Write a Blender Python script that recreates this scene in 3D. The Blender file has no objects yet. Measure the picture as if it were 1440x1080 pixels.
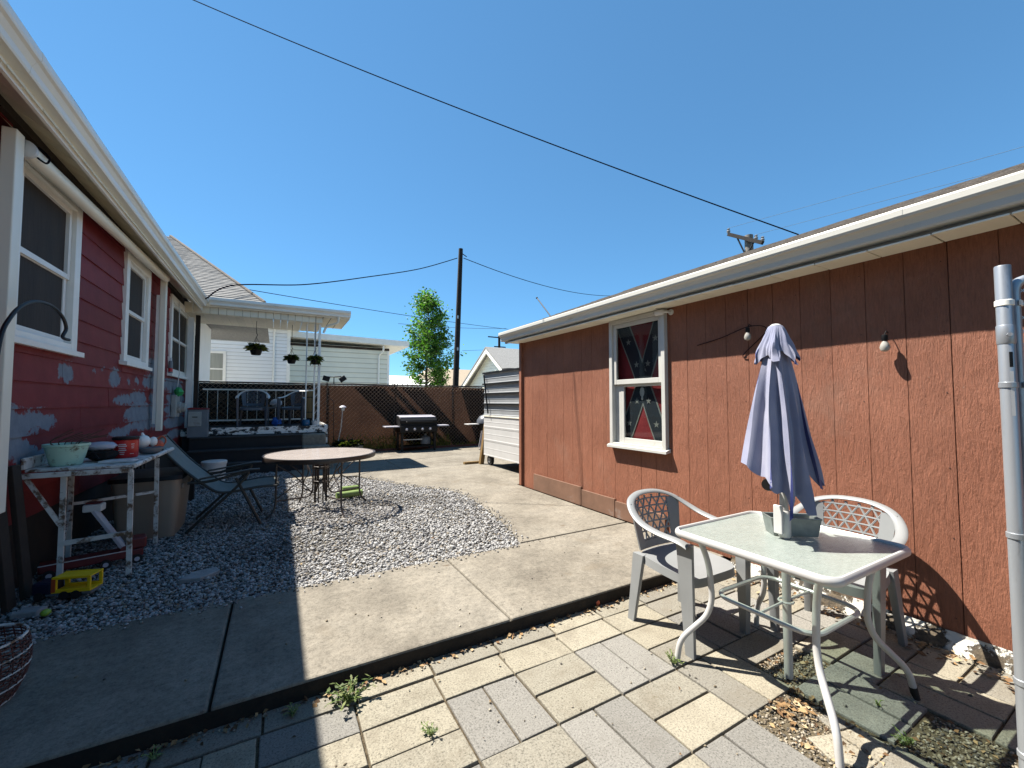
import bpy, math, random
import numpy as np
from mathutils import Vector, Matrix
random.seed(7); rng = np.random.default_rng(7)
scene = bpy.context.scene
col = scene.collection
R = math.radians
# ------------------------------------------------------------------ camera, world, sun
CAM_H = 1.45; F = 580.0
YAW = math.atan(329 / F); PIT = math.atan(25 / F)
cam_d = bpy.data.cameras.new('camera'); cam_d.sensor_width = 36; cam_d.lens = F / 1440 * 36
cam_d.clip_start = 0.05; cam_d.clip_end = 5000
cam = bpy.data.objects.new('camera', cam_d); col.objects.link(cam)
cam.location = (0, 0, CAM_H); cam.rotation_euler = (math.pi / 2 + PIT, 0, -YAW)
scene.camera = cam
LD = Vector((1, -1.05, -2.45)).normalized()          # direction sunlight travels
SUN_EL = math.asin(-LD.z); SUN_AZ = math.atan2(-LD.x, -LD.y)   # azimuth clockwise from +Y
world = bpy.data.worlds.new('World'); scene.world = world; world.use_nodes = True
wn = world.node_tree.nodes; wl = world.node_tree.links
bg = wn['Background']; sky = wn.new('ShaderNodeTexSky'); sky.sky_type = 'NISHITA'; sky.sun_disc = False
sky.sun_elevation = SUN_EL; sky.sun_rotation = SUN_AZ
sky.air_density = 1.0; sky.dust_density = 0.0; sky.ozone_density = 10.0; sky.altitude = 2000
tint = wn.new('ShaderNodeMix'); tint.data_type = 'RGBA'; tint.blend_type = 'MULTIPLY'; tint.inputs[0].default_value = 1; tint.inputs[7].default_value = (1.05, 1.68, 1.85, 1)
sg = wn.new('ShaderNodeGamma'); sg.inputs[1].default_value = .7; wl.new(sky.outputs[0], sg.inputs[0]); wl.new(sg.outputs[0], tint.inputs[6]); wl.new(tint.outputs[2], bg.inputs[0]); bg.inputs[1].default_value = 0.06
sd = bpy.data.lights.new('sun', 'SUN'); sd.energy = 5.0; sd.angle = R(0.5); sd.color = (1, 0.945, 0.86)
sun = bpy.data.objects.new('sun', sd); col.objects.link(sun)
sun.rotation_euler = LD.to_track_quat('-Z', 'Y').to_euler(); sun.location = (-6, 6, 14)
vs = scene.view_settings; vs.view_transform = 'Standard'; vs.look = 'None'; vs.exposure = 1.5; vs.gamma = 1.0
vs.use_curve_mapping = False
# ------------------------------------------------------------------ photo pixel -> place
def ray(x, y):
    a = (x - 720) / F; b = -(y - 540) / F
    sy, cy_, sp, cp = math.sin(YAW), math.cos(YAW), math.sin(PIT), math.cos(PIT)
    fw = Vector((sy * cp, cy_ * cp, sp)); r = Vector((cy_, -sy, 0)); u = Vector((-sy * sp, -cy_ * sp, cp))
    return fw + a * r + b * u
def onG(x, y, z=0.0):
    d = ray(x, y); t = (z - CAM_H) / d.z; return Vector((d.x * t, d.y * t, z))
def onX(x, y, X):
    d = ray(x, y); t = X / d.x; return Vector((X, d.y * t, CAM_H + d.z * t))
def onY(x, y, Y):
    d = ray(x, y); t = Y / d.y; return Vector((d.x * t, Y, CAM_H + d.z * t))
# ------------------------------------------------------------------ materials
MATS = {}
ALB = .707       # albedo scale for this exposure; set below, mostly shaded surfaces, keeps full colour
FULL_ALB = {'white_trim', 'cream_metal', 'cream_panel', 'white_siding', 'pale_siding', 'gutter_metal', 'white_window', 'maroon_siding', 'peeling_white', 'red_plastic', 'mint_plastic', 'rusty_white', 'yellow_toy', 'pale_bounce', 'flag_red', 'flag_white', 'flag_blue', 'tan_bin', 'garage_soffit'}
class NT:
    def __init__(s, name):
        s.m = bpy.data.materials.new(name); s.m.use_nodes = True
        s.n = s.m.node_tree.nodes; s.l = s.m.node_tree.links; s.b = s.n['Principled BSDF']
        MATS[name] = s.m
    def add(s, t, **k):
        n = s.n.new(t)
        for a, v in k.items(): setattr(n, a, v)
        return n
    def link(s, a, b): s.l.new(a, b)
    def pos(s): return s.add('ShaderNodeNewGeometry').outputs['Position']
    def mapping(s, vec, scale=(1, 1, 1), rot=(0, 0, 0)):
        m = s.add('ShaderNodeMapping'); m.inputs['Scale'].default_value = scale; m.inputs['Rotation'].default_value = rot
        s.link(vec, m.inputs['Vector']); return m.outputs[0]
    def noise(s, vec, scale, detail=4, rough=.6, dist=0):
        n = s.add('ShaderNodeTexNoise'); n.inputs['Scale'].default_value = scale; n.inputs['Detail'].default_value = detail
        n.inputs['Roughness'].default_value = rough; n.inputs['Distortion'].default_value = dist
        s.link(vec, n.inputs['Vector']); return n.outputs['Fac']
    def vor(s, vec, scale, feat='F1'):
        n = s.add('ShaderNodeTexVoronoi'); n.feature = feat; n.inputs['Scale'].default_value = scale
        s.link(vec, n.inputs['Vector']); return n
    def ramp(s, fac, stops):
        r = s.add('ShaderNodeValToRGB'); e = r.color_ramp.elements
        while len(e) < len(stops): e.new(.5)
        for i, (p, c) in enumerate(stops):
            e[i].position = p; e[i].color = (c, c, c, 1) if not isinstance(c, (tuple, list)) else (*c, 1)
        s.link(fac, r.inputs[0]); return r.outputs[0]
    def mix(s, fac, a, b, mode='MIX'):
        m = s.add('ShaderNodeMix', data_type='RGBA', blend_type=mode)
        for v, i in ((fac, 0), (a, 6), (b, 7)):
            if hasattr(v, 'links'): s.link(v, m.inputs[i])
            elif i == 0: m.inputs[0].default_value = v
            else: m.inputs[i].default_value = (*v, 1)
        return m.outputs[2]
    def math(s, op, a, b=0.0, clamp=False):
        m = s.add('ShaderNodeMath', operation=op); m.use_clamp = clamp
        for i, v in enumerate((a, b)):
            if hasattr(v, 'links'): s.link(v, m.inputs[i])
            else: m.inputs[i].default_value = v
        return m.outputs[0]
    def bump(s, h, strength=.3, dist=.01):
        b = s.add('ShaderNodeBump'); b.inputs['Strength'].default_value = strength; b.inputs['Distance'].default_value = dist
        s.link(h, b.inputs['Height']); s.link(b.outputs[0], s.b.inputs['Normal'])
    def rnd(s): return s.add('ShaderNodeObjectInfo').outputs['Random']
    def color(s, c):
        k = 1.0 if s.m.name in FULL_ALB else ALB
        if hasattr(c, 'links'): s.link(s.mix(1.0, c, (k, k, k), 'MULTIPLY') if k != 1 else c, s.b.inputs['Base Color'])
        else: s.b.inputs['Base Color'].default_value = (c[0] * k, c[1] * k, c[2] * k, 1)
    def rough(s, v):
        if hasattr(v, 'links'): s.link(v, s.b.inputs['Roughness'])
        else: s.b.inputs['Roughness'].default_value = v
def simple(name, base, rough=.6, var=.12, scale=6, bump=0, bscale=60, metal=0, orand=0, dirt=None, dthr=.62, dscale=5, stretch=(1, 1, 1), spec=None):
    t = NT(name); p = t.mapping(t.pos(), stretch)
    m = t.add('ShaderNodeMix', data_type='RGBA', blend_type='MULTIPLY'); m.inputs[0].default_value = 1
    t.link(t.ramp(t.noise(p, scale, 5), [(.3, 1 - var), (.7, 1 + var)]), m.inputs[6]); m.inputs[7].default_value = (*base, 1)
    c = m.outputs[2]
    if orand:
        r = t.ramp(t.rnd(), [(0, 1 - orand), (1, 1 + orand)]); c = t.mix(1.0, c, r, 'MULTIPLY')
    if dirt:
        c = t.mix(t.ramp(t.noise(p, dscale, 8, .7), [(dthr - .04, 0.0), (dthr + .06, 1.0)]), c, dirt)
    t.color(c); t.rough(rough); t.b.inputs['Metallic'].default_value = metal
    if spec is not None: t.b.inputs['Specular IOR Level'].default_value = spec
    if bump: t.bump(t.noise(p, bscale, 6, .65), bump, .01)
    return t.m
# concrete
def concrete():
    t = NT('concrete'); p = t.pos()
    big = t.ramp(t.noise(p, 1.3, 6, .65), [(.3, (.185, .162, .128)), (.5, (.265, .236, .188)), (.72, (.31, .28, .228))])
    fine = t.ramp(t.noise(p, 38, 8, .9), [(.36, .5), (.5, .99), (.64, 1.25)])
    c = t.mix(1.0, big, fine, 'MULTIPLY')
    c = t.mix(1.0, c, t.ramp(t.noise(p, 5, 6, .7), [(.35, .8), (.65, 1.1)]), 'MULTIPLY')
    st = t.ramp(t.noise(p, 2.1, 3, .5, .6), [(.62, 0.0), (.74, .55)])
    c = t.mix(st, c, (.19, .155, .11))
    blot = t.vor(t.mapping(p, (1, 1.5, 1)), 1.6); d = t.math('ADD', blot.outputs['Distance'], t.math('MULTIPLY', t.noise(p, 24, 3), .05))
    c = t.mix(t.ramp(d, [(.05, .75), (.085, 0.0)]), c, (.14, .10, .065))
    # hairline cracks where cell borders meet a rare band
    cr = t.vor(t.mapping(p, (.55, .5, 1)), 1.0, 'DISTANCE_TO_EDGE'); cd = t.math('ADD', cr.outputs['Distance'], t.math('MULTIPLY', t.noise(p, 9, 4), .012))
    band = t.ramp(t.noise(p, .6, 2), [(.52, 0.0), (.56, 1.0)])
    c = t.mix(t.math('MULTIPLY', t.ramp(cd, [(.004, .85), (.0105, 0.0)]), band), c, (.12, .095, .07))
    t.color(c); t.rough(.9); t.b.inputs['Specular IOR Level'].default_value = .25
    t.bump(t.math('ADD', t.noise(p, 90, 5, .7), t.math('MULTIPLY', t.noise(p, 9, 4), 1.6)), .35, .012)
concrete()
def paver():
    t = NT('paver'); p = t.pos(); r = t.rnd()
    tone = t.ramp(r, [(0, (.26, .243, .205)), (.45, (.335, .305, .235)), (.7, (.375, .337, .255)), (1, (.41, .37, .285))])
    sp = t.ramp(t.noise(p, 110, 4, .85), [(.36, .35), (.47, .95), (.6, 1.1), (.7, 1.5)])
    c = t.mix(1.0, tone, sp, 'MULTIPLY')
    c = t.mix(t.ramp(t.noise(p, 4.5, 6, .7), [(.48, 0.0), (.7, .6)]), c, (.20, .17, .125))
    g = t.ramp(t.noise(p, 7, 6, .7), [(.66, 0.0), (.74, .7)])
    c = t.mix(g, c, (.12, .09, .04))
    t.color(c); t.rough(.93); t.b.inputs['Specular IOR Level'].default_value = .2
    t.bump(t.math('ADD', t.noise(p, 210, 3, .8), t.math('MULTIPLY', t.noise(p, 16, 4), 1.2)), .5, .008)
paver()
def paver_grey():
    t = NT('paver_grey'); p = t.pos(); r = t.rnd()
    tone = t.ramp(r, [(0, (.235, .224, .20)), (1, (.33, .312, .275))])
    sp = t.ramp(t.noise(p, 115, 4, .85), [(.36, .35), (.47, .95), (.6, 1.1), (.7, 1.6)])
    c = t.mix(1.0, tone, sp, 'MULTIPLY')
    c = t.mix(t.ramp(t.noise(p, 4, 5, .65), [(.55, 0.0), (.8, .5)]), c, (.15, .135, .11))
    t.color(c); t.rough(.93); t.b.inputs['Specular IOR Level'].default_value = .2
    t.bump(t.math('ADD', t.noise(p, 220, 3, .8), t.math('MULTIPLY', t.noise(p, 16, 4), 1.2)), .5, .008)
paver_grey()
def dirt(name, a, b, sc=18, bumpy=.6):
    t = NT(name); p = t.pos()
    c = t.ramp(t.noise(p, sc, 8, .75), [(.3, a), (.7, b)])
    v = t.vor(p, sc * 4); c = t.mix(t.ramp(v.outputs['Distance'], [(.2, .5), (.6, 0.0)]), c, tuple(x * .45 for x in a))
    t.color(c); t.rough(.97); t.b.inputs['Specular IOR Level'].default_value = .1
    t.bump(t.noise(p, sc * 3, 8, .8), bumpy, .02)
dirt('joint_soil', (.05, .038, .025), (.21, .165, .105), 34)
dirt('gravel_bed', (.05, .045, .038), (.2, .18, .15), 40)
dirt('earth', (.11, .09, .05), (.2, .17, .10), 3); simple('pale_bounce', (.46, .44, .38), .9, .2, 3)
def gravel_stone():
    t = NT('gravel_stone'); a = t.add('ShaderNodeAttribute', attribute_name='tone')
    n = t.ramp(t.noise(t.pos(), 120, 3), [(.3, .8), (.7, 1.1)])
    t.color(t.mix(1.0, a.outputs['Color'], n, 'MULTIPLY')); t.rough(.85)
gravel_stone()
def attrmat(name, rough=.7, transl=0):
    t = NT(name); a = t.add('ShaderNodeAttribute', attribute_name='tone'); t.color(a.outputs['Color']); t.rough(rough)
    t.b.inputs['Specular IOR Level'].default_value = .3
    if transl:
        tr = t.add('ShaderNodeBsdfTranslucent'); t.link(t.mix(1.0, a.outputs['Color'], (1.2, 1.5, .5), 'MULTIPLY'), tr.inputs[0])
        mx = t.add('ShaderNodeMixShader'); mx.inputs[0].default_value = transl
        t.link(t.b.outputs[0], mx.inputs[1]); t.link(tr.outputs[0], mx.inputs[2])
        t.link(mx.outputs[0], t.n['Material Output'].inputs[0])
attrmat('leaf', .55, .35); attrmat('debris', .85)
# brown rough-sawn plywood siding
def t111():
    t = NT('brown_siding'); p = t.pos()
    pr = t.add('ShaderNodeVectorMath', operation='ADD'); t.link(p, pr.inputs[0])
    rv = t.add('ShaderNodeCombineXYZ'); t.link(t.math('MULTIPLY', t.rnd(), 37), rv.inputs[2]); t.link(rv.outputs[0], pr.inputs[1])
    q = t.mapping(pr.outputs[0], (1, 1, .13))
    grain = t.noise(q, 62, 5, .65, 1.8); g2 = t.noise(t.mapping(pr.outputs[0], (1, 1, .3)), 11, 5, .6, 1.2)
    c = t.ramp(t.noise(p, 2.2, 5, .6), [(.3, (.285, .112, .066)), (.7, (.365, .152, .092))])
    c = t.mix(1.0, c, t.ramp(grain, [(.28, .72), (.55, 1.02), (.8, 1.2)]), 'MULTIPLY')
    c = t.mix(1.0, c, t.ramp(t.rnd(), [(0, .95), (1, 1.05)]), 'MULTIPLY')
    # pale dusty wear low on the wall and scattered chips
    fade = t.ramp(t.noise(p, 1.6, 4, .7), [(.58, 0.0), (.75, .22)])
    c = t.mix(fade, c, (.36, .25, .19))
    c = t.mix(t.ramp(t.noise(p, 46, 2, .5), [(.765, 0.0), (.79, .6)]), c, (.5, .38, .3))
    t.color(c); t.rough(t.ramp(grain, [(.3, .5), (.8, .65)])); t.b.inputs['Specular IOR Level'].default_value = .18
    t.bump(t.math('ADD', t.math('MULTIPLY', grain, 1.0), t.math('ADD', t.math('MULTIPLY', g2, 1.5), t.math('MULTIPLY', t.noise(t.mapping(pr.outputs[0], (1, 1, .35)), 120, 4, .7), .8))), .6, .012)
t111()
simple('garage_dark', (.07, .024, .013), .7)
simple('skirt_board', (.22, .12, .078), .5, .18, 5, .15, 30, dirt=(.32, .27, .24), dthr=.63, dscale=2.2)
simple('white_trim', (.82, .80, .73), .42, .06, 4, .05, 30, dirt=(.45, .40, .30), dthr=.70)
simple('white_window', (.76, .75, .70), .38, .05, 5, dirt=(.45, .42, .34), dthr=.71, dscale=9)
simple('garage_trim', (.66, .65, .60), .38, .06, 5, dirt=(.45, .42, .34), dthr=.70, dscale=7); simple('garage_gutter', (.74, .72, .64), .35, .07, 2, dirt=(.40, .36, .28), dthr=.66, dscale=3, stretch=(1, .25, 1)); simple('garage_soffit', (.80, .76, .63), .5, .06, 3)  # copies of house trim and gutter, darkened in colour where sun falls
simple('cream_metal', (.80, .76, .63), .35, .06, 3, dirt=(.35, .29, .2), dthr=.70, dscale=4, stretch=(1, 1, .4))
simple('gutter_metal', (.76, .74, .66), .35, .07, 2, dirt=(.40, .36, .28), dthr=.68, dscale=3, stretch=(1, .25, 1))
simple('cream_panel', (.80, .74, .58), .5, .06, 3, orand=.05, dirt=(.42, .34, .22), dthr=.68)
simple('white_siding', (.88, .88, .86), .5, .04, 2)
simple('pale_siding', (.86, .85, .74), .5, .05, 2)
simple('dark_metal', (.009, .009, .010), .5, .1, 20, spec=.25)
simple('black_iron', (.010, .009, .010), .45)
simple('brown_iron', (.045, .030, .022), .45, .2, 20)
simple('dark_wood', (.035, .022, .014), .8, .3, 10, .3, 40, stretch=(1, 1, .2))
simple('old_wood', (.10, .06, .03), .8, .3, 8, .3, 40, stretch=(1, 1, .15))
simple('yellow_wood', (.24, .15, .05), .7, .25, 9, .2, 40, stretch=(1, 1, .15), dirt=(.2, .11, .03), dthr=.6)
simple('pole_wood', (.020, .016, .013), .9, .3, 8, .2, 30, stretch=(1, 1, .15))
simple('grey_wood', (.25, .23, .2), .9, .25, 8, stretch=(1, 1, .2))
simple('plastic_grey', (.29, .30, .30), .42, .05, 7, .06, 220, dirt=(.24, .24, .23), dthr=.68, dscale=9)
simple('plastic_slate', (.09, .10, .12), .4, .1, 8)
simple('white_paint_metal', (.58, .57, .55), .33, .04, 9, dirt=(.42, .40, .36), dthr=.72, dscale=16)
simple('rusty_white', (.56, .55, .51), .55, .12, 9, .2, 50, dirt=(.13, .075, .04), dthr=.54, dscale=11)
simple('rubber', (.012, .012, .012), .7)
simple('galvanised', (.50, .53, .56), .38, .12, 9, .05, 80, metal=.55, stretch=(1, 1, .15), dirt=(.30, .31, .32), dthr=.6, dscale=14)
simple('trough_metal', (.36, .40, .38), .42, .18, 18, .1, 60, metal=.55)
simple('white_plastic', (.78, .77, .74), .4, .06, 8)
simple('mint_plastic', (.42, .62, .48), .45, .06, 8, dirt=(.09, .075, .04), dthr=.60, dscale=10)
simple('red_plastic', (.48, .012, .012), .35, .08, 8)
simple('bowl_grey', (.22, .23, .24), .5)
simple('tan_bin', (.24, .19, .145), .45, .06, 4, dirt=(.2, .16, .12), dthr=.68)
simple('yellow_toy', (.80, .50, .01), .4, .1, 9, dirt=(.25, .15, .02), dthr=.66, dscale=14)
simple('orange_toy', (.6, .09, .02), .5)
simple('navy_toy', (.012, .014, .04), .5)
simple('silver_toy', (.62, .60, .66), .35, .08, 10)
simple('dark_red_toy', (.16, .012, .012), .5)
simple('sling', (.22, .24, .215), .75, .08, 10, .2, 300)
simple('bronze_frame', (.035, .032, .026), .4)
simple('stone_flat', (.34, .34, .33), .85, .2, 12, .5, 30)
simple('brick_red', (.20, .07, .045), .9, .2, 12, .4, 40)
simple('green_pipe', (.23, .32, .09), .5, .12, 10)
simple('lime', (.32, .52, .05), .5)
simple('orange_ball', (.75, .14, .05), .55, .15, 20)
simple('blue_glaze', (.02, .13, .28), .3)
simple('blue_bag', (.03, .16, .6), .5); simple('white_bag', (.7, .7, .72), .5); simple('bulb_glass', (.42, .40, .35), .08, spec=.8); simple('kerb_shade_dirt', (.018, .013, .008), .95, .5, 14, .6, 50); simple('link_wire', (.42, .30, .22), .5); simple('dark_board', (.03, .018, .010), .85, .3, 12); simple('green_bag', (.05, .45, .12), .4)
simple('meter_grey', (.48, .48, .44), .45, .1, 8, dirt=(.3, .29, .26), dthr=.65)
simple('mailbox_grey', (.22, .24, .26), .5, .1, 6); simple('red_cloth', (.32, .02, .02), .8)
simple('bark', (.07, .05, .035), .95, .3, 14, .5, 30)
simple('trailer_white', (.62, .61, .59), .42, .05, 4, dirt=(.5, .47, .4), dthr=.7)
simple('trailer_grey', (.34, .35, .355), .42, .08, 4, dirt=(.36, .36, .36), dthr=.64)
simple('beige_wall', (.5, .4, .28), .8); simple('terracotta', (.10, .028, .02), .7, .2, 20, .3, 60)
simple('insulator', (.25, .26, .27), .3); simple('cable', (.006, .006, .012), .95, spec=.02); simple('cable_light', (.16, .24, .34), .9, spec=.05)
dirt('gap_fill', (.13, .10, .06), (.28, .235, .16), 26, .8); simple('soil_pot', (.03, .022, .015), .95, .3, 40, .6, 60); simple('dark_fabric', (.016, .012, .011), .9)
simple('concrete_step', (.27, .25, .20), .95, .3, 14, .6, 40); simple('step_dark', (.045, .047, .05), .8, .3, 9, .2, 30); simple('deck_dark', (.011, .012, .014), .7, .3, 10)
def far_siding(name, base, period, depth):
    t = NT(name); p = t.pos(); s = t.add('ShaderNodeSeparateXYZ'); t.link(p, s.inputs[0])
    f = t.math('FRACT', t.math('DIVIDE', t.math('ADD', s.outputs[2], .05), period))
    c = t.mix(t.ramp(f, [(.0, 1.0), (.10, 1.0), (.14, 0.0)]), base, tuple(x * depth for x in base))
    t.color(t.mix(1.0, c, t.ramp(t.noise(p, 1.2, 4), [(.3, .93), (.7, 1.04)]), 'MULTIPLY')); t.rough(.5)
FULL_ALB.update(('far_siding_white', 'far_siding_pale')); far_siding('far_siding_white', (.86, .87, .86), .13, .62); far_siding('far_siding_pale', (.80, .79, .66), .21, .62)
def steppaint():
    t = NT('peeling_white'); p = t.pos()
    k = t.ramp(t.noise(t.mapping(p, (1, 1, 2)), 7, 7, .7), [(.47, 0.0), (.5, 1.0)])
    t.color(t.mix(k, (.022, .021, .02), (.78, .76, .70))); t.rough(.7); t.bump(k, .4, .004)
steppaint()
def foundation():
    t = NT('foundation_stone'); p = t.pos()
    k = t.ramp(t.noise(p, 5.5, 7, .68), [(.50, 0.0), (.53, 1.0)])
    c = t.ramp(t.noise(p, 22, 6, .7), [(.3, (.035, .028, .02)), (.7, (.2, .15, .09))])
    t.color(t.mix(k, c, (.78, .75, .66))); t.rough(.85); t.bump(t.math('ADD', t.noise(p, 26, 8, .75), k), .9, .02)
foundation()
def shingle(name, a, b, sx=3.2, sy=7):
    t = NT(name); p = t.pos()
    c = t.ramp(t.noise(p, 14, 5, .7), [(.3, a), (.7, b)])
    c = t.mix(1.0, c, t.ramp(t.noise(p, 120, 2, .8), [(.3, .7), (.7, 1.2)]), 'MULTIPLY')
    c = t.mix(1.0, c, t.ramp(t.rnd(), [(0, .8), (1, 1.15)]), 'MULTIPLY')
    t.color(c); t.rough(.95); t.bump(t.noise(p, 90, 4, .8), .5, .006)
shingle('shingle_grey', (.22, .215, .205), (.36, .355, .34)); shingle('shingle_brown', (.085, .07, .058), (.2, .175, .15))
def glass_dark():
    t = NT('window_glass'); t.color((.006, .009, .012)); t.rough(.04); t.b.inputs['Specular IOR Level'].default_value = .06
    t.b.inputs['Transmission Weight'].default_value = 0.0
glass_dark()
def glass_clear():
    t = NT('clear_glass'); t.n.remove(t.b)
    g = t.add('ShaderNodeBsdfGlossy'); g.inputs['Roughness'].default_value = .02
    tr = t.add('ShaderNodeBsdfTransparent'); tr.inputs[0].default_value = (.80, .83, .83, 1)
    fr = t.add('ShaderNodeFresnel'); fr.inputs[0].default_value = 1.5
    gg = t.add('ShaderNodeNewGeometry'); ff = t.math('MULTIPLY', fr.outputs[0], t.math('SUBTRACT', 1.0, gg.outputs['Backfacing']))
    mx = t.add('ShaderNodeMixShader'); t.link(ff, mx.inputs[0]); t.link(tr.outputs[0], mx.inputs[1]); t.link(g.outputs[0], mx.inputs[2])
    t.link(mx.outputs[0], t.n['Material Output'].inputs[0])
glass_clear()
def table_glass(name, tint, body, amt, sc, bmp=.35):
    t = NT(name); p = t.pos(); t.color(t.ramp(t.noise(t.mapping(p, (1, 2.5, 1)), sc, 6, .7), [(.3, tuple(x * .75 for x in body)), (.7, body)])); t.rough(.16)
    tr = t.add('ShaderNodeBsdfTransparent'); tr.inputs[0].default_value = (*tint, 1)
    lw = t.add('ShaderNodeLayerWeight'); lw.inputs[0].default_value = .5
    graze = t.ramp(lw.outputs['Facing'], [(.15, 0.0), (.8, 1.0 - amt)])
    mx = t.add('ShaderNodeMixShader'); t.link(t.math('ADD', graze, t.ramp(t.noise(p, sc * .25, 5, .7), [(.3, amt - .1), (.75, amt + .1)]), True), mx.inputs[0])
    t.link(tr.outputs[0], mx.inputs[1]); t.link(t.b.outputs[0], mx.inputs[2]); t.link(mx.outputs[0], t.n['Material Output'].inputs[0])
    t.bump(t.noise(t.mapping(p, (1, 2.2, 1)), 55, 3), bmp, .01)
table_glass('rain_glass', (.80, .88, .84), (.40, .445, .405), .27, 26)
table_glass('frosted_glass', (.93, .91, .89), (.62, .54, .49), .13, 8, .03)
def cloth():
    t = NT('umbrella_cloth'); p = t.pos()
    c = t.ramp(t.noise(t.mapping(p, (1, 1, .4)), 5, 5, .6), [(.3, (.19, .21, .34)), (.7, (.29, .31, .44))])
    c = t.mix(t.ramp(t.noise(p, 3, 3), [(.42, 0.0), (.66, .7)]), c, (.40, .40, .50))
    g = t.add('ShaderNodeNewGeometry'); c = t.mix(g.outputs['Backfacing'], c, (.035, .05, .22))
    t.color(c); t.rough(.85); t.b.inputs['Sheen Weight'].default_value = .2
    t.bump(t.math('ADD', t.noise(p, 400, 2), t.math('MULTIPLY', t.noise(t.mapping(p, (1, 1, .5)), 16, 4), 2)), .25, .006)
cloth()
def flag():
    t = NT('flag_red'); p = t.pos(); t.color(t.ramp(t.noise(p, 6, 4), [(.3, (.20, .012, .016)), (.7, (.30, .025, .028))])); t.rough(.9)
flag(); simple('flag_blue', (.016, .022, .030), .9); simple('flag_white', (.26, .25, .22), .9)
simple('curtain_pale', (.42, .43, .38), .9, .2, 9, stretch=(1, 1, .05))
def screen_fabric():
    t = NT('brown_screen'); p = t.pos()
    c = t.ramp(t.noise(p, 2.2, 5, .6), [(.3, (.024, .012, .008)), (.7, (.038, .020, .013))])
    t.color(c); t.rough(.95)
    tr = t.add('ShaderNodeBsdfTranslucent'); t.link(c, tr.inputs[0]); mx = t.add('ShaderNodeMixShader'); mx.inputs[0].default_value = .62
    t.link(t.b.outputs[0], mx.inputs[1]); t.link(tr.outputs[0], mx.inputs[2]); t.link(mx.outputs[0], t.n['Material Output'].inputs[0])
screen_fabric()
# old dark red siding, peeling to a grey-blue undercoat in patches of their own shape
WALLX = -1.65
def zpx(x, y): return onX(x / 3.858, 380 + y / 3.858, WALLX)
def house_paint():
    t = NT('maroon_siding'); p = t.pos()
    nz = t.add('ShaderNodeTexNoise'); nz.inputs['Scale'].default_value = 9; nz.inputs['Detail'].default_value = 9; nz.inputs['Roughness'].default_value = .78
    t.link(p, nz.inputs['Vector'])
    off = t.add('ShaderNodeVectorMath', operation='SUBTRACT'); t.link(nz.outputs['Color'], off.inputs[0]); off.inputs[1].default_value = (.5, .5, .5)
    sc = t.add('ShaderNodeVectorMath', operation='SCALE'); t.link(off.outputs[0], sc.inputs[0]); sc.inputs['Scale'].default_value = .30
    q = t.add('ShaderNodeVectorMath', operation='ADD'); t.link(p, q.inputs[0]); t.link(sc.outputs[0], q.inputs[1])
    E = [(345, 545, 48, 55), (505, 545, 10, 9), (548, 540, 9, 8), (615, 580, 36, 46), (690, 600, 9, 20), (735, 598, 12, 22), (815, 607, 50, 36), (818, 520, 30, 40),
         (665, 700, 55, 28), (745, 690, 50, 34), (830, 690, 30, 30), (770, 770, 95, 46), (780, 835, 110, 30), (130, 820, 190, 62), (30, 810, 110, 75), (40, 960, 130, 70), (-60, 900, 150, 120),
         (940, 625, 58, 34), (950, 690, 54, 32), (945, 750, 58, 34), (945, 815, 60, 36), (940, 885, 40, 24), (1010, 800, 14, 20), (640, 880, 60, 22), (150, 1000, 90, 40)]
    best = None
    for (x, y, w, h) in E:
        c = zpx(x, y); a = zpx(x - w, y); b = zpx(x + w, y); d = zpx(x, y + h); e = zpx(x, y - h)
        ry = abs(b.y - a.y) / 2; rz = abs(e.z - d.z) / 2
        s = t.add('ShaderNodeVectorMath', operation='SUBTRACT'); t.link(q.outputs[0], s.inputs[0]); s.inputs[1].default_value = (0, c.y, c.z)
        m = t.add('ShaderNodeVectorMath', operation='MULTIPLY'); t.link(s.outputs[0], m.inputs[0]); m.inputs[1].default_value = (0, 1 / ry, 1 / rz)
        l = t.add('ShaderNodeVectorMath', operation='LENGTH'); t.link(m.outputs[0], l.inputs[0])
        best = l.outputs['Value'] if best is None else t.math('MINIMUM', best, l.outputs['Value'])
    sz_ = t.add('ShaderNodeSeparateXYZ'); t.link(p, sz_.inputs[0]); fb = t.math('FRACT', t.math('DIVIDE', t.math('SUBTRACT', sz_.outputs[2], 1.398 - .206 * 6), .206))
    best = t.math('ADD', best, t.math('MULTIPLY', t.math('SUBTRACT', fb, .5), .34))
    k = t.ramp(best, [(.945, 1.0), (.955, 0.0)])
    red = t.ramp(t.noise(p, 5, 5), [(.3, (.155, .024, .026)), (.7, (.205, .035, .036))])
    red = t.mix(1.0, red, t.ramp(t.rnd(), [(0, .88), (1, 1.1)]), 'MULTIPLY')
    chips = t.ramp(t.noise(p, 17, 4, .6), [(.735, 0.0), (.75, 1.0)])
    blue = t.ramp(t.noise(p, 9, 5), [(.3, (.15, .175, .205)), (.7, (.21, .235, .265))])
    t.color(t.mix(t.math('MAXIMUM', k, t.math('MULTIPLY', chips, .35)), red, blue))
    t.b.inputs['Specular IOR Level'].default_value = .12; t.rough(t.mix(k, (.55, .55, .55), (.85, .85, .85))); t.bump(t.math('ADD', t.math('MULTIPLY', k, -.8), t.noise(p, 60, 4)), .35, .004)
house_paint()
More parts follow.
